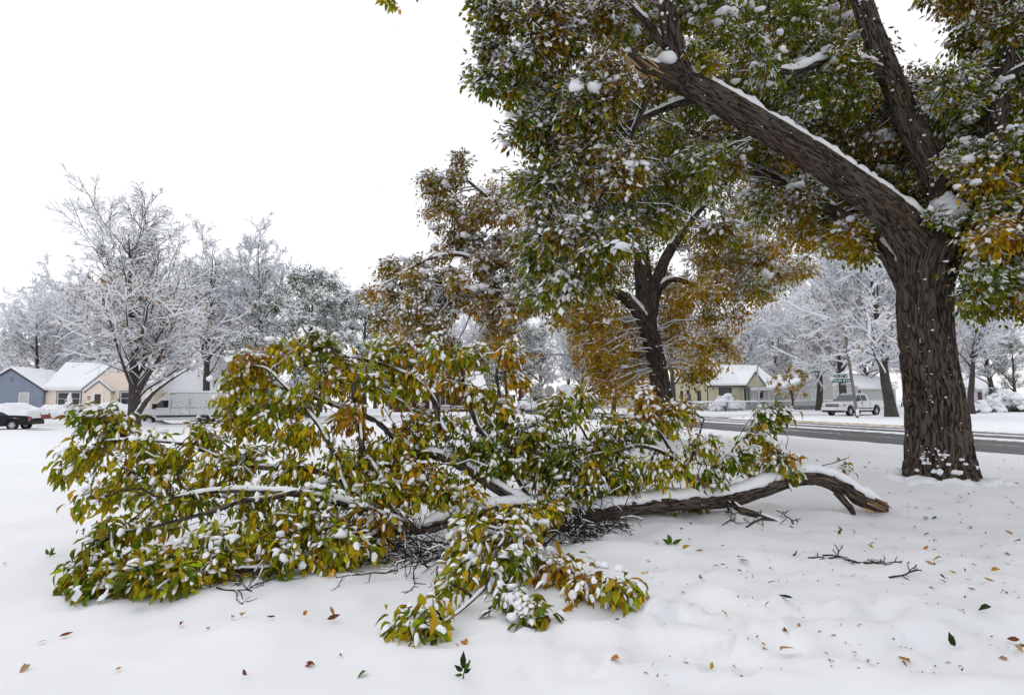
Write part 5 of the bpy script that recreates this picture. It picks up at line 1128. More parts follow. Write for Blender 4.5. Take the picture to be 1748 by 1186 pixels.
def gable(root, x0, x1, y0, y1, H, ridge, axis, wall, base=None, oh=.35, eave=TRIM_D, snow=.28, z0=0.0):
    """Walls with gables and a snow covered roof; ridge along 'x' or 'y'."""
    a = Acc(); e = .012*rng.random()
    if axis == 'x':
        a.add([(x0, y0, z0), (x1, y0, z0), (x1, y1, z0), (x0, y1, z0), (x0, y0, H), (x1, y0, H), (x1, y1, H), (x0, y1, H), (x0, (y0+y1)/2, ridge-.05), (x1, (y0+y1)/2, ridge-.05)],
              T=[(4, 8, 7), (5, 6, 9)], Q=[(0, 1, 5, 4), (1, 2, 6, 5), (2, 3, 7, 6), (3, 0, 4, 7)])
    else:
        a.add([(x0, y0, z0), (x1, y0, z0), (x1, y1, z0), (x0, y1, z0), (x0, y0, H), (x1, y0, H), (x1, y1, H), (x0, y1, H), ((x0+x1)/2, y0, ridge-.05), ((x0+x1)/2, y1, ridge-.05)],
              T=[(4, 5, 8), (6, 7, 9)], Q=[(0, 1, 5, 4), (1, 2, 6, 5), (2, 3, 7, 6), (3, 0, 4, 7)])
    flat(a, "wall", wall, root)
    if axis == 'x':
        k = (ridge-H)/((y1-y0)/2); m = (y0+y1)/2; o2 = oh*.6
        f = [(x0-o2, y0-oh, H-oh*k), (x1+o2, y0-oh, H-oh*k), (x1+o2, m, ridge), (x0-o2, m, ridge)]; g_ = [(x0-o2, m, ridge), (x1+o2, m, ridge), (x1+o2, y1+oh, H-oh*k), (x0-o2, y1+oh, H-oh*k)]
    else:
        k = (ridge-H)/((x1-x0)/2); m = (x0+x1)/2; o2 = oh*.6
        f = [(x0-oh, y1+o2, H-oh*k), (x0-oh, y0-o2, H-oh*k), (m, y0-o2, ridge), (m, y1+o2, ridge)]; g_ = [(m, y1+o2, ridge), (m, y0-o2, ridge), (x1+oh, y0-o2, H-oh*k), (x1+oh, y1+o2, H-oh*k)]
    a = Acc(); slab(a, [(p[0], p[1], p[2]+.10) for p in f], .13); slab(a, [(p[0], p[1], p[2]+.10+.001) for p in g_], .13); rf = flat(a, "roof", eave, root)
    a = Acc(); sh = .03
    cx, cy = (x0+x1)/2, (y0+y1)/2
    shrink = lambda p: (p[0]+np.sign(cx-p[0])*sh, p[1]+np.sign(cy-p[1])*sh, p[2]+.105+snow)
    slab(a, [shrink(p) for p in f], snow); slab(a, [shrink(p) for p in g_], snow)
    s = flat(a, "roof_snow", SNOW, rf, bevel=.08)
    if base:
        a = Acc(); a.box(x0-.03, x1+.03, y0-.03, y1+.03, -.4, .5); flat(a, "foundation", base, root)
    return rf
def place(px, Y): p = at(px, 690, Y); return (p[0], p[1], -.02)

# yellow house
h = thing("yellow_house", "pale yellow clapboard house with a small gabled porch and dark picture window", "house", place(1208, 76), HANG)
gable(h, 0, 11, 0, 8.6, 3.35, 6.0, 'x', W_YEL, FOUND)
gable(h, 5.1, 7.75, -1.5, 2.5, 3.35, 5.0, 'y', W_YEL, None, oh=.18, z0=3.1)
a = Acc(); a.box(5.2, 7.65, -1.4, -.01, -.2, .75); flat(a, "porch_floor", CONC, h)
for x in (5.3, 7.5):
    a = Acc(); a.box(x-.05, x+.05, -1.38, -1.28, .75, 3.2); flat(a, "porch_post", TRIM_D, h)
a = Acc(); [a.box(5.6, 7.2, -1.4-.3*(i+1), -1.4-.3*i-.004, -.2, .75-.2*(i+1)) for i in range(3)]; flat(a, "porch_steps", CONC, h)
for x in (5.65, 7.3):
    a = Acc(); a.bar((x, -1.5, 1.6), (x+.5, -2.6, .75), .04, 6); a.bar((x+.5, -2.6, -.1), (x+.5, -2.6, .8), .03, 6); a.bar((x, -1.5, .7), (x, -1.5, 1.6), .03, 6); flat(a, "handrail", TRIM_W, h)
a = Acc(); [a.bar((6.7+i*.13, -1.42, .75), (6.7+i*.13, -1.42, 1.55), .015, 4) for i in range(7)]; a.bar((6.6, -1.42, 1.55), (7.5, -1.42, 1.55), .025, 5); flat(a, "porch_railing", TRIM_D, h)
a = Acc(); a.box(5.45, 6.45, -.06, -.006, .75, 3.0); d = flat(a, "door", TRIM_W, h); a = Acc(); a.box(5.6, 6.3, -.075, -.064, 1.0, 2.85); flat(a, "door_glass", GLASS, d)
win(h, 'front', 1.75, 1.05, 1.95, 1.95, 0, TRIM_D); win(h, 'front', 8.35, 1.2, 1.0, 1.8, 0, TRIM_W, bars=(2, 1))
win(h, 'left', 1.5, .95, .8, 1.7, 0, TRIM_D); win(h, 'left', 4.3, 1.5, .7, 1.3, 0, TRIM_D); win(h, 'left', 6.0, 1.5, .7, 1.2, 0, TRIM_D)
a = Acc(); a.box(-.05, .07, -.05, -.006, .3, 3.2); a.box(10.95, 11.05, -.05, -.006, .3, 3.2); flat(a, "downpipe", TRIM_D, h)
a = Acc(); a.box(-1.6, -1.0, 2.3, 2.9, -.1, 2.2); flat(a, "utility_cabinet", FOUND, h)
h = thing("yellow_garage", "small yellow garage standing left behind the yellow house", "garage", place(1150, 84), HANG)
gable(h, 0, 4.6, 0, 5, 2.9, 4.4, 'y', W_YEL, None); win(h, 'front', .6, 0.2, 1.0, 1.6, 0, TRIM_D)
# grey house
h = thing("grey_house", "long low grey sided house behind the white pickup", "house", place(1340, 75), HANG)
gable(h, .8, 11.6, 0, 9, 3.0, 4.65, 'y', W_GRY, FOUND, eave=TRIM_W)
gable(h, 11.62, 19.5, 1.2, 8.5, 2.9, 4.7, 'x', W_GRY, FOUND, eave=TRIM_W)
gable(h, -3.4, .78, 2.2, 8.8, 2.8, 4.4, 'x', W_GRY, FOUND, eave=TRIM_W)
win(h, 'front', 4.0, 1.35, .85, 1.35, 0, TRIM_W, BLIND, (1, 2)); win(h, 'front', 7.6, 1.45, .8, 1.3, 0, TRIM_W, BLIND, (1, 2)); win(h, 'front', 8.5, 1.4, 1.5, 1.4, 0, TRIM_W, GLASS_T)
win(h, 'front', 11.95, 1.2, .75, 1.4, 1.2, TRIM_W, GLASS_T); win(h, 'front', 12.85, 1.2, .65, 1.4, 1.2, TRIM_W, GLASS); win(h, 'front', 1.4, 1.4, .8, 1.3, 0, TRIM_W, BLIND, (1, 2)); win(h, 'front', -2.6, 1.5, 1.0, .9, 2.2, TRIM_W, GLASS)
a = Acc(); a.box(-.75, .1, 2.13, 2.194, .4, 2.5); d = flat(a, "door", TRIM_W, h); a = Acc(); a.box(-.6, -.05, 2.11, 2.126, 1.3, 2.3); flat(a, "door_glass", BLIND, d)
a = Acc(); a.box(-1.4, .6, 1.0, 2.1, -.2, .4); flat(a, "stoop", CONC, h)
a = Acc(); [a.bar((15+i*.5, -.6, 0), (15+i*.5, -.6, 1.0), .03, 5) for i in range(8)]; a.bar((14.8, -.6, 1.0), (18.8, -.6, 1.0), .045, 5); flat(a, "porch_railing", TRIM_W, h)
# white house with arched porch far right
h = thing("white_house", "white hip roofed house with a little arched porch at the far right", "house", place(1628, 98), HANG)
a = Acc(); a.box(0, 9.5, 0, 8, -.3, 3.0); flat(a, "wall", W_WHT, h)
a = Acc(); e = [(-.4, -.4, 3), (9.9, -.4, 3), (9.9, 8.4, 3), (-.4, 8.4, 3), (3.4, 4, 6.4), (6.1, 4, 6.4)]; a.add(e, T=[(1, 2, 5), (3, 0, 4)], Q=[(0, 1, 5, 4), (2, 3, 4, 5), (0, 3, 2, 1)]); rf = flat(a, "roof", SHING, h)
a = Acc(); e = [(x, y, z+.26) for x, y, z in e]+[(x, y, z+.012) for x, y, z in e[:4]]; a.add(e, T=[(1, 2, 5), (3, 0, 4)], Q=[(0, 1, 5, 4), (2, 3, 4, 5), (6, 7, 1, 0), (7, 8, 2, 1), (8, 9, 3, 2), (9, 6, 0, 3)]); flat(a, "roof_snow", SNOW, rf, bevel=.06)
a = Acc(); arch = [(x0, z0) for x0, z0 in ((4.6, 2.7), (6.0, 3.7), (7.4, 2.7), (7.4, 0), (7.1, 0), (7.1, 2.0), (6.8, 2.6), (6.0, 2.9), (5.2, 2.6), (4.9, 2.0), (4.9, 0), (4.6, 0))]; a.prism(arch, -1.6, -1.4); pf = flat(a, "porch_arch", TRIM_W, h)
a = Acc(); slab(a, [(4.4, .0, 2.85), (4.4, -1.8, 2.85), (6.0, -1.8, 3.95), (6.0, 0, 3.95)], .2); slab(a, [(6.0, 0, 3.95), (6.0, -1.8, 3.95), (7.6, -1.8, 2.85), (7.6, 0, 2.85)], .2); flat(a, "porch_roof", SNOW, h, bevel=.05)
a = Acc(); a.box(5.5, 6.5, -.07, -.006, .2, 2.3); flat(a, "door", BRICK_B, h); win(h, 'front', 7.7, 1.0, 1.0, 1.5, 0, TRIM_W); win(h, 'front', 1.2, 1.0, 1.6, 1.5, 0, TRIM_W, GLASS_T)
# cream house
h = thing("cream_house", "cream stucco cottage with slate trimmed windows and a small peaked entry", "house", place(77, 63), HANG)
gable(h, 0, 10.6, 0, 8.5, 3.3, 6.1, 'x', W_CRM, F_BLU, eave=TRIM_W)
gable(h, 3.7, 10.4, -.45, 4, 3.2, 6.3, 'y', W_CRM, F_BLU, oh=.12, eave=TRIM_S)
gable(h, 4.35, 6.7, -1.15, -.46, 2.95, 4.0, 'y', W_CRM, None, oh=.2, eave=TRIM_S, snow=.16)
gable(h, 10.62, 16.5, 3, 9, 3.0, 5.0, 'x', W_CRM, F_BLU, eave=TRIM_W)
win(h, 'front', 1.15, 1.4, 2.2, 1.45, 0, TRIM_W, bars=(2, 2), outer=TRIM_S); win(h, 'front', 7.45, 1.4, 1.95, 1.45, -.45, TRIM_W, bars=(2, 2), outer=TRIM_S); win(h, 'front', 12.3, 1.3, .9, 1.5, 3, TRIM_S)
a = Acc(); a.box(4.95, 6.05, -1.22, -1.156, .5, 2.75); d = flat(a, "door", TRIM_W, h); a = Acc(); a.box(5.2, 5.8, -1.24, -1.226, 1.5, 2.6); flat(a, "door_glass", BRICK_B, d)
a = Acc(); a.box(4.5, 4.75, -1.2, -1.156, 2.0, 2.1); a.box(4.48, 4.8, -1.2, -1.156, 2.25, 2.35); flat(a, "house_number", TRIM_D, h)
a = Acc(); a.box(4.45, 4.85, -1.3, -1.156, 1.45, 1.7); flat(a, "mailbox", TRIM_W, h)
a = Acc(); [a.box(3.4, 6.3, -1.2-.35*(i+1), -1.2-.35*i-.004, -.2, .62-.19*i) for i in range(4)]; st = flat(a, "steps", CONC, h)
a = Acc(); [a.box(3.42, 6.28, -1.2-.35*(i+1)+.06, -1.2-.35*i-.01, .625-.19*i, .70-.19*i) for i in range(4)]; flat(a, "step_snow", SNOW, st)
a = Acc(); a.box(7.4, 9.5, -.85, -.52, .95, 1.2); fb = flat(a, "flower_box", TRIM_W, h)
a = Acc(); add_blobs(a, [(7.4+.3*i, -.7, 1.3) for i in range(8)], .28, (.5, .8)); obj("box_snow", a.mesh("box_snow"), SNOW, fb)
m = 70; pos = np.stack([7.4+2.1*rng.random(m), -.9+.1*rng.normal(size=m), .85+.3*rng.random(m)], -1); tip = nrm(rng.normal(size=(m, 3))+[0, -.3, -.8]); nn = nrm(np.cross(tip, rng.normal(size=(m, 3)))); l = np.full(m, .16)
V, T = inst(LEAF4, LEAF4_T, np.stack([np.cross(tip, nn)*l[:, None], tip*l[:, None], nn*l[:, None]], -1), pos); a = Acc(); a.add(V, T=T, col=np.array((.45, .06, .04))); obj("flowers", a.mesh("flowers"), LEAF, fb, "stuff")
# blue grey house
h = thing("blue_house", "blue grey sided gable house at the left edge of the photo", "house", place(-44, 61), HANG)
gable(h, 0, 6.2, 0, 8.2, 3.1, 5.35, 'y', W_BLU, FOUND, oh=.25)
gable(h, 6.22, 7.1, 1.5, 8.0, 2.75, 4.3, 'x', W_BLU, FOUND, oh=.1)
win(h, 'front', 4.0, 1.25, .95, 1.6, 0, TRIM_W, BLIND, (1, 2)); win(h, 'front', 1.0, 1.25, .95, 1.6, 0, TRIM_W, BLIND, (1, 2))
a = Acc(); a.box(3.1, 3.3, -.05, -.006, 4.0, 4.5); flat(a, "gable_vent", TRIM_S, h)
# brick house behind the limb, teal house, garage
h = thing("brick_house", "dark red brick house with white porch columns behind the fallen limb", "house", place(675, 80), HANG)
gable(h, 0, 13, 0, 8, 3.0, 5.6, 'x', W_BRK, None)
for x in (3.2, 4.6): a = Acc(); a.box(x, x+.35, -1.6, -1.25, .4, 2.9); flat(a, "column", TRIM_W, h)
a = Acc(); a.box(2.8, 5.4, -1.8, -.006, -.2, .4); flat(a, "porch_floor", CONC, h); a = Acc(); slab(a, [(2.6, -2, 3.0), (5.6, -2, 3.0), (5.6, -.01, 3.5), (2.6, -.01, 3.5)], .3); flat(a, "porch_roof", SNOW, h, bevel=.05)
win(h, 'front', 6.2, .9, 1.6, 1.5, 0, TRIM_W, bars=(2, 1)); win(h, 'front', .8, .9, 1.4, 1.5, 0, TRIM_W, bars=(2, 1))
a = Acc(); [a.box(6.0, 13, -2-.5*i, -1.5-.5*i-.004, -.2, .75-.22*i) for i in range(3)]; tr = flat(a, "brick_terrace", W_BRK, h)
a = Acc(); [a.box(6.02, 12.98, -2-.5*i+.1, -1.5-.5*i-.01, .755-.22*i, .85-.22*i) for i in range(3)]; flat(a, "terrace_snow", SNOW, tr)
h = thing("teal_house", "teal gabled house mostly hidden behind the white van", "house", place(338, 70), HANG)
gable(h, 0, 7.5, 0, 8, 3.4, 5.4, 'x', mat("teal_paint", (.13, .20, .21), .7), None, eave=TRIM_D)
h = thing("white_garage", "low pale garage with snowy roof and a dark red gate beyond the road", "garage", place(1022, 96), HANG)
gable(h, 0, 6.4, 0, 7, 2.3, 3.9, 'y', W_GAR, None, eave=TRIM_D)
gable(h, 6.42, 12, -1, 7, 2.5, 4.3, 'y', W_GAR, None, eave=TRIM_D)
a = Acc(); a.box(6.6, 11.6, -1.08, -1.006, -.1, 1.9); flat(a, "red_gate", BRICK_B, h)

# ------------------------------------------------------------------ fence
GALV = mat("galvanised_steel", (.42, .43, .44), .45, .5, .6); METAL = mat("pole_metal", (.40, .41, .43), .5, .5, .3)
fe = thing("chain_link_fence", "chain link fence with a snow lined top rail before the yellow house", "fence", (*at(1130, 690, 66)[:2], 0), HANG)
a = Acc(); a.bar((0, 0, 1.12), (26, 0, 1.12), .03, 6); flat(a, "top_rail", GALV, fe)
a = Acc(); snow_strip(a, np.array([[i*.5, 0, 1.12] for i in range(53)], float), np.full(53, .05), .09, gap=.0, seed=300, wid=1.0); obj("rail_snow", a.mesh("rail_snow"), SNOW, fe)
for i in range(10): a = Acc(); a.bar((i*2.85, 0, -.3), (i*2.85, 0, 1.18), .035, 6); flat(a, "fence_post", GALV, fe)
a = Acc()
for i in range(160):
    x = i*.165; a.bar((x, .03, .0), (min(x+.55, 26.4), .03, 1.08), .006, 3); a.bar((x+.55, .035, .0), (x, .035, 1.08), .006, 3)
flat(a, "wire_mesh", GALV, fe)
fe2 = thing("chain_link_fence", "short run of chain link fence left of the maple trunk beyond the road", "fence", (*at(985, 690, 78)[:2], 0), HANG)
a = Acc(); a.bar((0, 0, 1.2), (12, 0, 1.2), .03, 6); flat(a, "top_rail", GALV, fe2)
for i in range(5): a = Acc(); a.bar((i*3, 0, -.3), (i*3, 0, 1.25), .035, 6); flat(a, "fence_post", GALV, fe2)

# ------------------------------------------------------------------ street lamps, signs
def lamp(px, Y, top_py, arm, label):
    loc = on_ground(px, Y); r = thing("street_lamp", label, "street lamp", loc, 0, "street lamps along the road"); Ht = at(px, top_py, Y)[2]-loc[2]
    a = Acc(); a.bar((0, 0, -.1), (0, 0, Ht*.93), .105, 10, .07); flat(a, "pole", METAL, r, True)
    P, R = resample([(0, 0, Ht*.9), (.12*arm, 0, Ht*.955), (.55*arm, 0, Ht*.99), (arm*1.0, 0, Ht)], [.045, .045, .04, .04], 14); V, Q, _ = tubes(P[None], R[None], 7); a = Acc(); a.add(V, Q=Q); obj("arm", a.mesh("arm"), METAL, r)
    a = Acc(); add_blobs(a, [(arm*1.15, 0, Ht-.02)], [.2], (.4, .4), fine=True, lump=.02); V = a.V[0]; obj("lamp_head", a.mesh("lamp_head"), METAL, r)
    a = Acc(); V, Q = snow_tubes(P[None], R[None], 6, .04); a.add(V, Q=Q); add_blobs(a, [(arm*1.15, 0, Ht+.07)], [.17], (.3, .4)); obj("snow_cap", a.mesh("snow_cap"), SNOW, r)
lamp(1296, 62, 589, .85, "silver street lamp with curved arm before the yellow house")
lamp(935, 72, 603, 1.5, "distant pale street lamp seen through the gap left of the maple")
def text_on(parent, body, size, loc, mt, rot=(math.pi/2, 0, 0), name="lettering"):
    c = bpy.data.curves.new(name, 'FONT'); c.body = body; c.size = size; c.extrude = .002; c.align_x = 'CENTER'; c.align_y = 'CENTER'
    t_ = bpy.data.objects.new(name, c); COL.objects.link(t_); bpy.context.view_layer.update(); me = bpy.data.meshes.new_from_object(t_.evaluated_get(bpy.context.evaluated_depsgraph_get())); bpy.data.objects.remove(t_)
    o = bpy.data.objects.new(name, me); COL.objects.link(o); me.materials.clear(); me.materials.append(mt); o.parent = parent; o.location = loc; o.rotation_euler = rot; return o
GREEN = mat("sign_green", (.004, .10, .06), .4); WHITE = mat("sign_white", (.8, .8, .8), .5); POLE_W = noise_col(mat("weathered_pole", rough=.85), (.13, .12, .12), (.24, .22, .21), 8)
loc = on_ground(1461, 43.4); sg = thing("street_sign", "weathered post with two green street name signs on the corner before the pickup", "street sign", loc, math.radians(-26))
def zof(py, px=1461): return at(px, py, 43.4)[2]-loc[2]
def xof(px): return (at(px, 650, 43.4)[0]-loc[0])/math.cos(math.radians(26))
a = Acc(); a.bar((.06, .05, -.1), (-.42, .05, zof(570)), .115, 10, .10); flat(a, "post", POLE_W, sg, True)
a = Acc(); a.bar((.07, .05, .22), (.04, .05, .66), .13, 10, .13); add_blobs(a, [(.04, .05, .68)], [.13], (.5, .5)); obj("snow_ring", a.mesh("snow_ring"), SNOW, sg)
def name_board(x0, x1, z0, z1, y, txt, size):
    a = Acc(); a.box(x0, x1, y-.01, y+.01, z0, z1); b = flat(a, "name_sign", GREEN, sg); text_on(b, txt, size, ((x0+x1)/2, y-.014, (z0+z1)/2-.01), WHITE)
    a = Acc(); a.box(x0, x1, y-.008, y+.02, z1+.004, z1+.06); flat(a, "snow_cap", SNOW, b)
name_board(xof(1430), xof(1449.5), zof(644.6), zof(638.0), -.12, "6TH ST W", .25); name_board(xof(1428.6), xof(1452.5), zof(652.3), zof(645.6), -.15, "MILES AVE", .25)
a = Acc(); a.box(xof(1440), xof(1456), -.02, .02, zof(656.5), zof(653.8)); flat(a, "bracket", GALV, sg)
loc = on_ground(938, 66); s2 = thing("stop_sign", "back of a grey octagonal road sign on its post in the centre distance", "road sign", loc, .1)
zc = at(938, 667, 66)[2]-loc[2]; a = Acc(); a.prism([(.62*math.cos(math.pi/8+i*math.pi/4), zc+.62*math.sin(math.pi/8+i*math.pi/4)) for i in range(8)], -.01, .01); flat(a, "sign_plate", mat("sign_back", (.36, .36, .34), .6), s2)
a = Acc(); a.bar((0, -.05, -.2), (0, -.05, zc+.6), .035, 6); flat(a, "post", GALV, s2)
loc = on_ground(868, 62); s3 = thing("dark_sign", "dark board with white letters on a pale post behind the limb's leaves", "sign", loc, 0)
z0, z1 = at(868, 686, 62)[2]-loc[2], at(868, 674, 62)[2]-loc[2]; a = Acc(); a.box(-1.0, .75, -.06, .06, z0, z1); b = flat(a, "board", TRIM_D, s3)
text_on(b, "K O", .72, (-.05, -.07, (z0+z1)/2), WHITE)
a = Acc(); a.bar((0, .12, -.2), (0, .12, at(868, 590, 62)[2]), .11, 8, .09); flat(a, "post", METAL, s3, True)

# ------------------------------------------------------------------ vehicles
PAINT_W = mat("white_car_paint", (.66, .67, .68), .25, .5); PAINT_K = mat("black_car_paint", (.010, .010, .012), .45, .25); PAINT_R = mat("red_car_paint", (.22, .02, .02), .25, .5)
RUB = mat("tyre_rubber", (.02, .02, .021), .8); RIM = mat("alloy_rim", (.5, .5, .52), .35, .5, .7); BLK = mat("black_plastic", (.02, .02, .022), .5); CHROME = mat("chrome", (.6, .6, .62), .2, .5, .9)
LAMPG = mat("headlight_glass", (.6, .62, .65), .12, .6); AMBER = mat("amber_lens", (.6, .22, .03), .3); REDL = mat("red_lens", (.35, .02, .02), .3); CARGL = mat("car_glass", (.015, .02, .022), .06, .6); CARGW = mat("windscreen_glass", (.06, .085, .085), .08, .6)
def wheel(root, x, y, r, w=.25):
    a = Acc(); n = 28; prof = [(-w/2, r*.62), (-w/2, r*.93), (-w/2+.03, r), (w/2-.03, r), (w/2, r*.93), (w/2, r*.62)]
    V = [(x+q*math.cos(t*2*math.pi/n), y+p, r+q*math.sin(t*2*math.pi/n)) for p, q in prof for t in range(n)]
    Q = [(i*n+t, i*n+(t+1) % n, (i+1)*n+(t+1) % n, (i+1)*n+t) for i in range(5) for t in range(n)]; a.add(V, Q=Q)
    wh = obj("wheel", None, None, root); ty = flat(a, "tyre", RUB, wh, True)
    a = Acc(); s = -1
    for yy in (-w/2+.03, w/2-.03):
        k = len(a.V); V = [(x+q*math.cos(t*2*math.pi/20), y+yy, r+q*math.sin(t*2*math.pi/20)) for q in (r*.63, r*.55) for t in range(20)]; a.add(V, Q=[(t, (t+1) % 20, 20+(t+1) % 20, 20+t) for t in range(20)])
        for j in range(6):
            an = j*math.pi/3; c, s_ = math.cos(an), math.sin(an); p = lambda u, v: (x+u*c-v*s_, y+yy+.012*(1 if yy > 0 else -1), r+u*s_+v*c)
            a.add([p(.03, -.05), p(r*.58, -.035), p(r*.58, .035), p(.03, .05)], Q=[(0, 1, 2, 3)])
        a.add([(x+.07*math.cos(t*math.pi/4), y+yy+.02*(1 if yy > 0 else -1), r+.07*math.sin(t*math.pi/4)) for t in range(8)], Q=[(0, 1, 2, 3), (0, 3, 4, 7), (4, 5, 6, 7)])
    flat(a, "rim", RIM, wh)
    a = Acc(); a.add([(x+r*.5*math.cos(t*2*math.pi/16), y, r+r*.5*math.sin(t*2*math.pi/16)) for t in range(16)]+[(x, y, r)], T=[(t, (t+1) % 16, 16) for t in range(16)]); flat(a, "hub", BLK, wh)
    return wh
def arch(cx, r, z0, n=9):
    t0 = math.acos(min(1, max(-1, 0)))
    return [(cx + r*math.cos(math.pi - math.pi*i/n), z0 + r*math.sin(math.pi*i/n)) for i in range(n+1)]
def loft(sections, name, mt, root, smooth=False, bevel=.0):
    """Sections along x: each a list of (y, z) with the same count; closed ends."""
    a = Acc(); k = len(sections[0][1]); V = [(x, y, z) for x, s in sections for y, z in s]; n = len(sections)
    Q = [(i*k+j, i*k+(j+1) % k, (i+1)*k+(j+1) % k, (i+1)*k+j) for i in range(n-1) for j in range(k)]
    a.add(V, Q=Q); a.add([V[j] for j in range(k)], T=[(0, j, j+1) for j in range(1, k-1)]); a.add(V[-k:], T=[(0, j+1, j) for j in range(1, k-1)])
    return flat(a, name, mt, root, smooth, bevel)
def body_profile(root, name, poly, y, mt, top_in=0.0, z_in=1.0, bevel=.05):
    a = Acc(); a.prism(poly, -y, y); V = a.V[0]
    if top_in:
        f = np.clip((V[:, 2]-z_in)/max(1e-6, V[:, 2].max()-z_in), 0, 1); V[:, 1] *= 1-top_in*f
    me = fix_normals(a.mesh(name, False)); o = obj(name, me, mt, root); b = o.modifiers.new("bevel", 'BEVEL'); b.width = bevel; b.segments = 3; b.limit_method = 'ANGLE'; b.angle_limit = math.radians(35)
    return o
def face_quad(root, name, pts, mt, off, th=.02):
    """A thin plate over a polygon of 3-D points, pushed out by off along its normal."""
    P = np.array(pts, float); n = nrm(np.cross(P[1]-P[0], P[2]-P[0])); k = len(P)
    a = Acc(); V = np.concatenate([P+n*off, P+n*(off+th)]); a.add(V, T=[(k, k+j, k+j+1) for j in range(1, k-1)]+[(0, j+1, j) for j in range(1, k-1)], Q=[(j, (j+1) % k, k+(j+1) % k, k+j) for j in range(k)]); return flat(a, name, mt, root)

def pickup(loc, rz, label, paint, name="pickup_truck"):
    """Front towards -x; x from 0 (nose) to 5.75."""
    r = thing(name, label, "pickup truck", loc, rz)
    low = [(.02, .52), (.0, .78), (.03, 1.08), (.12, 1.17), (1.45, 1.25), (5.72, 1.28), (5.75, .62), (5.0, .55)] 
    pr = [(.02, .50), (.0, .80), (.04, 1.06), (.14, 1.16), (1.5, 1.26), (3.72, 1.27), (3.72, 1.30), (5.72, 1.30), (5.75, .66), (5.35, .60)] + [(x, z) for x, z in reversed(arch(4.62, .50, .50))][0:] + [(4.0, .48), (1.7, .48)] + [(x, z) for x, z in reversed(arch(1.05, .50, .50))] + [(.4, .46)]
    body_profile(r, "body", pr, .98, paint, .05, .9, .05)
    a = Acc(); a.box(.5, 5.3, -.86, .86, .35, .52); flat(a, "chassis", BLK, r)
    cab = [(1.45, 1.24), (2.15, 1.86), (2.4, 1.92), (3.35, 1.92), (3.6, 1.84), (3.74, 1.26)]
    c = body_profile(r, "cab", cab, .92, paint, .16, 1.3, .05)
    ys = lambda z: .92*(1-.16*min(1, max(0, (z-1.3)/.62)))
    for s in (-1, 1):
        q = lambda x, z: (x, s*ys(z), z)
        for pts in ([(1.72, 1.32), (2.62, 1.32), (2.62, 1.82), (2.28, 1.82)], [(2.72, 1.32), (3.4, 1.34), (3.32, 1.80), (2.72, 1.82)]):
            P = [q(x, z) for x, z in pts]; P = P if s < 0 else P[::-1]; face_quad(r, "side_window", P, CARGL, .004, .012)
        a = Acc(); a.box(1.75, 1.95, s*1.0-.11+.0*s, s*1.0+.11, 1.26, 1.46); flat(a, "wing_mirror", BLK, r, bevel=.03)
        a = Acc(); a.box(2.45, 2.62, s*.985-.02, s*.985+.02, 1.10, 1.15); flat(a, "door_handle", BLK, r)
        a = Acc(); [a.box(x, x+.02, s*.98-.006, s*.98+.006, .6, 1.24) for x in (1.68, 2.66, 3.70)]; a.box(1.6, 4.05, s*.98-.012, s*.98+.012, .62, .70); flat(a, "door_gap", BLK, r)
        a = Acc(); a.box(-.02, .34, s*.62 - .22*(s > 0)*0 - (.0 if s > 0 else .33), s*.62 + (.33 if s > 0 else .0), .86, 1.06); flat(a, "headlight", LAMPG, r, bevel=.02)
        a = Acc(); a.box(.10, .42, s*.955-.035, s*.955+.035, .88, 1.04); flat(a, "turn_signal", AMBER, r)
        for x in (1.05, 4.62): wheel(r, x, s*.84, .40)
    face_quad(r, "windscreen", [(1.50, .84, 1.29), (1.50, -.84, 1.29), (2.12, -.76, 1.83), (2.12, .76, 1.83)], CARGW, .012, .012)
    a = Acc(); a.box(-.03, .05, -.60, .60, .84, 1.07); gr = flat(a, "grille", BLK, r); a = Acc(); a.box(-.05, -.031, -.60, .60, .93, .99); flat(a, "grille_bar", CHROME, gr)
    a = Acc(); a.box(-.14, .3, -.98, .98, .50, .76); flat(a, "front_bumper", paint, r, bevel=.05); a = Acc(); a.box(-.12, .2, -.9, .9, .34, .495); flat(a, "air_dam", BLK, r); a = Acc(); a.box(-.155, -.142, -.18, .18, .54, .68); flat(a, "number_plate", TRIM_W, r)
    a = Acc(); a.box(5.72, 5.9, -.95, .95, .55, .75); flat(a, "rear_bumper", CHROME, r, bevel=.03)
    a = Acc(); a.box(3.8, 5.68, -.82, .82, 1.302, 1.34); flat(a, "bed_snow", SNOW, r, bevel=.02); a = Acc(); a.box(2.25, 3.4, -.66, .66, 1.925, 1.97); flat(a, "roof_snow", SNOW, r, bevel=.02)
    return r
p = at(1458, 706, 51); pk = pickup((p[0]-2.9*math.cos(HANG+.2), p[1]-2.9*math.sin(HANG+.2), -.05), HANG+.2, "white extended cab pickup parked before the grey house", PAINT_W)

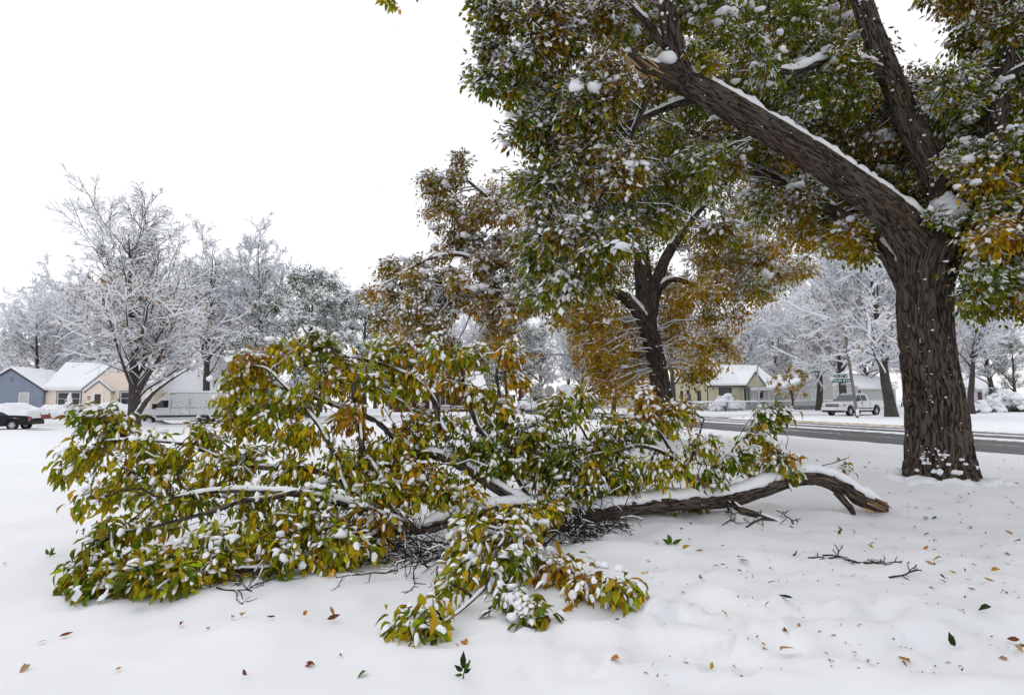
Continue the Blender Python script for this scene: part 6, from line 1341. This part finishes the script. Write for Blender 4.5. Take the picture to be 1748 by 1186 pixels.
def van(loc, rz):
    r = thing("cargo_van", "tall white cargo van blanketed in snow beside the snowy tree", "van", loc, rz)
    pr = [(.02, .45), (0, .8), (.12, 1.1), (1.0, 1.35), (1.9, 2.2), (2.35, 2.5), (2.8, 2.58), (5.8, 2.6), (5.95, 2.45), (6.0, .5)] + list(reversed(arch(4.75, .42, .42))) + [(4.2, .36), (1.6, .36)] + list(reversed(arch(1.05, .42, .42)))
    body_profile(r, "body", pr, 1.0, PAINT_W, .10, 1.3, .09)
    for s in (-1, 1):
        P = [(1.25, s*1.0, 1.42), (2.3, s*1.0, 1.42), (2.3, s*.96, 2.0), (1.85, s*.96, 2.0)]; face_quad(r, "side_window", P if s < 0 else P[::-1], CARGL, .006, .012)
        a = Acc(); a.box(1.3, 1.5, s*1.14-.1, s*1.14+.1, 1.3, 1.75); flat(a, "wing_mirror", BLK, r, bevel=.04)
        a = Acc(); a.box(1.55, 4.25, s*1.0-.02, s*1.0+.02, .62, .76); a.box(5.25, 5.95, s*1.0-.02, s*1.0+.02, .62, .76); flat(a, "side_moulding", BLK, r)
        a = Acc(); a.box(2.5, 5.6, s*.99-.02, s*.99+.02, 1.38, 1.41); a.box(2.48, 2.5, s*.99-.02, s*.99+.02, .8, 2.2); a.box(3.75, 3.77, s*.99-.02, s*.99+.02, .8, 2.2); flat(a, "door_gap", TRIM_S, r)
        a = Acc(); a.box(.1, .5, s*.86-.1, s*.86+.1, .82, 1.05); flat(a, "headlight", LAMPG, r, bevel=.03)
        for x in (1.05, 4.75): wheel(r, x, s*.86, .35)
    face_quad(r, "windscreen", [(1.08, .88, 1.42), (1.08, -.88, 1.42), (1.86, -.82, 2.16), (1.86, .82, 2.16)], CARGW, .012, .012)
    a = Acc(); P, R = resample([(2.2, -.4, 2.45), (3, 0, 2.55), (5.9, 0, 2.56)], [.3, .5, .5], 12); a.box(2.35, 5.95, -.88, .88, 2.6, 2.78); flat(a, "roof_snow", SNOW, r, bevel=.08)
    a = Acc(); slab(a, [(.15, -.9, 1.23), (.15, .9, 1.23), (1.05, .9, 1.50), (1.05, -.9, 1.50)], .12); slab(a, [(1.1, -.85, 1.62), (1.1, .85, 1.62), (1.95, .8, 2.38), (1.95, -.8, 2.38)], .13); slab(a, [(1.96, -.8, 2.40), (1.96, .8, 2.40), (2.36, .85, 2.72), (2.36, -.85, 2.72)], .15); flat(a, "front_snow", SNOW, r, bevel=.04)
    a = Acc(); add_blobs(a, [(2.6+3.0*rng.random(), -1.0, .8+1.3*rng.random()) for _ in range(60)], .10, (.5, 1)); [None]; V = a.V[0]; V[:, 1] = -1.0 - np.abs(V[:, 1]+1.0)*.12; obj("side_snow", a.mesh("side_snow"), SNOW, r, "stuff")
    return r
p = at(236, 700, 43.0); vn_ = van((p[0], p[1], -.05), HANG); vn_.scale = (1, 1, .9)
def sedan(loc, rz, label, paint, deep=.3, flip=False):
    """Nose towards -x, length 4.6."""
    r = thing("sedan", label, "car", loc, rz)
    pr = [(.05, .32), (0, .55), (.1, .72), (1.2, .90), (3.7, .95), (4.5, .90), (4.6, .6), (4.55, .35)] + list(reversed(arch(3.7, .36, .34))) + [(3.2, .25), (1.4, .25)] + list(reversed(arch(.9, .36, .34)))
    body_profile(r, "body", pr, .88, paint, .06, .6, .06)
    body_profile(r, "cabin", [(1.15, .9), (1.95, 1.36), (3.05, 1.38), (3.85, .94)], .80, CARGL, .22, .95, .05)
    for s in (-1, 1):
        for x in (.9, 3.7): wheel(r, x, s*.76, .32, .2)
        a = Acc(); a.box(4.35, 4.62, s*.7-.14, s*.7+.14, .68, .84); flat(a, "tail_light", REDL, r); a = Acc(); a.box(-.01, .25, s*.65-.16, s*.65+.16, .55, .70); flat(a, "headlight", LAMPG, r)
        a = Acc(); [a.box(x, x+.015, s*.865-.02, s*.865+.02, .4, .88) for x in (1.45, 2.5, 3.4)]; flat(a, "door_gap", BLK, r)
    a = Acc(); a.box(4.56, 4.68, -.85, .85, .34, .60); a.box(-.08, .04, -.85, .85, .28, .5); flat(a, "bumper", paint, r, bevel=.03)
    us = np.linspace(-.05, 4.62, 60); ws = np.linspace(-1, 1, 25); U_, W_ = np.meshgrid(us, ws, indexing='ij')
    base = np.interp(U_, [-.05, .1, 1.15, 1.95, 3.05, 3.85, 4.5, 4.62], [.62, .74, .92, 1.37, 1.39, .97, .92, .74]); edge = (1-np.abs(W_)**6)
    hh = base + deep*edge*sstep(-.05, .35, U_)*sstep(4.62, 4.3, U_)*(.9+.2*vn(np.stack([U_.ravel()*2, W_.ravel()*2, U_.ravel()*0], -1), 93).reshape(U_.shape)) - (1-edge)*.22
    wid = np.interp(U_, [0, 1.2, 1.9, 3.1, 3.8, 4.6], [.88, .88, .74, .74, .86, .86]); ii = np.arange(U_.size).reshape(U_.shape); a = Acc()
    a.add(np.stack([U_, W_*wid*1.0, hh], -1), Q=np.stack([ii[:-1, :-1], ii[1:, :-1], ii[1:, 1:], ii[:-1, 1:]], -1).reshape(-1, 4)); obj("snow_cover", a.mesh("snow_cover"), SNOW, r)
    return r
p = at(62, 715, 37.4); sedan((p[0]-4.6*.97, p[1]-4.6*.245, -.08), HANG, "black sedan under a thick lid of snow at the left edge", PAINT_K, .30)
p = at(72, 705, 47); sedan((p[0]-4.4*.97, p[1]-4.4*.245, -.05), HANG, "red car mostly buried in snow behind the black sedan", PAINT_R, .34)
p = at(905, 690, 84); sedan((p[0], p[1], -.05), HANG, "distant dark car parked beyond the main road", PAINT_K, .12)
p = at(236, 700, 50); sedan((p[0]-5.2, p[1], -.05), HANG, "snowed in white car between the cream house and the van's tree", PAINT_W, .3)

# ------------------------------------------------------------------ falling snow
n = 2600
Yf = 2.4+26*rng.random(n)**1.2; pts = np.stack([(rng.random(n)*2-1)*1.05*Yf, Yf, (rng.random(n)*1.25-.05)*np.minimum(9, Yf*.9+1.2)], -1)
ok = pts[:, 2] > .2; pts = pts[ok]; n = len(pts)
OCT = np.array([(1, 0, 0), (-1, 0, 0), (0, 1, 0), (0, -1, 0), (0, 0, 1), (0, 0, -1)], float); OCT_T = np.array([(0, 2, 4), (2, 1, 4), (1, 3, 4), (3, 0, 4), (2, 0, 5), (1, 2, 5), (3, 1, 5), (0, 3, 5)])
r = .0018+.0026*rng.random(n)**2
M = blob_mats(n, 1.0, (.7, 1.2))*r[:, None, None]
V, T = inst(OCT, OCT_T, M, pts); a = Acc(); a.add(V, T=T); obj("snowfall", a.mesh("snowfall"), SNOW, None, "stuff")
print("LEAVES", NL_BIG, NL_FALL, "TRIS", sum(sum(len(p.vertices)-2 for p in m.polygons) for m in bpy.data.meshes))
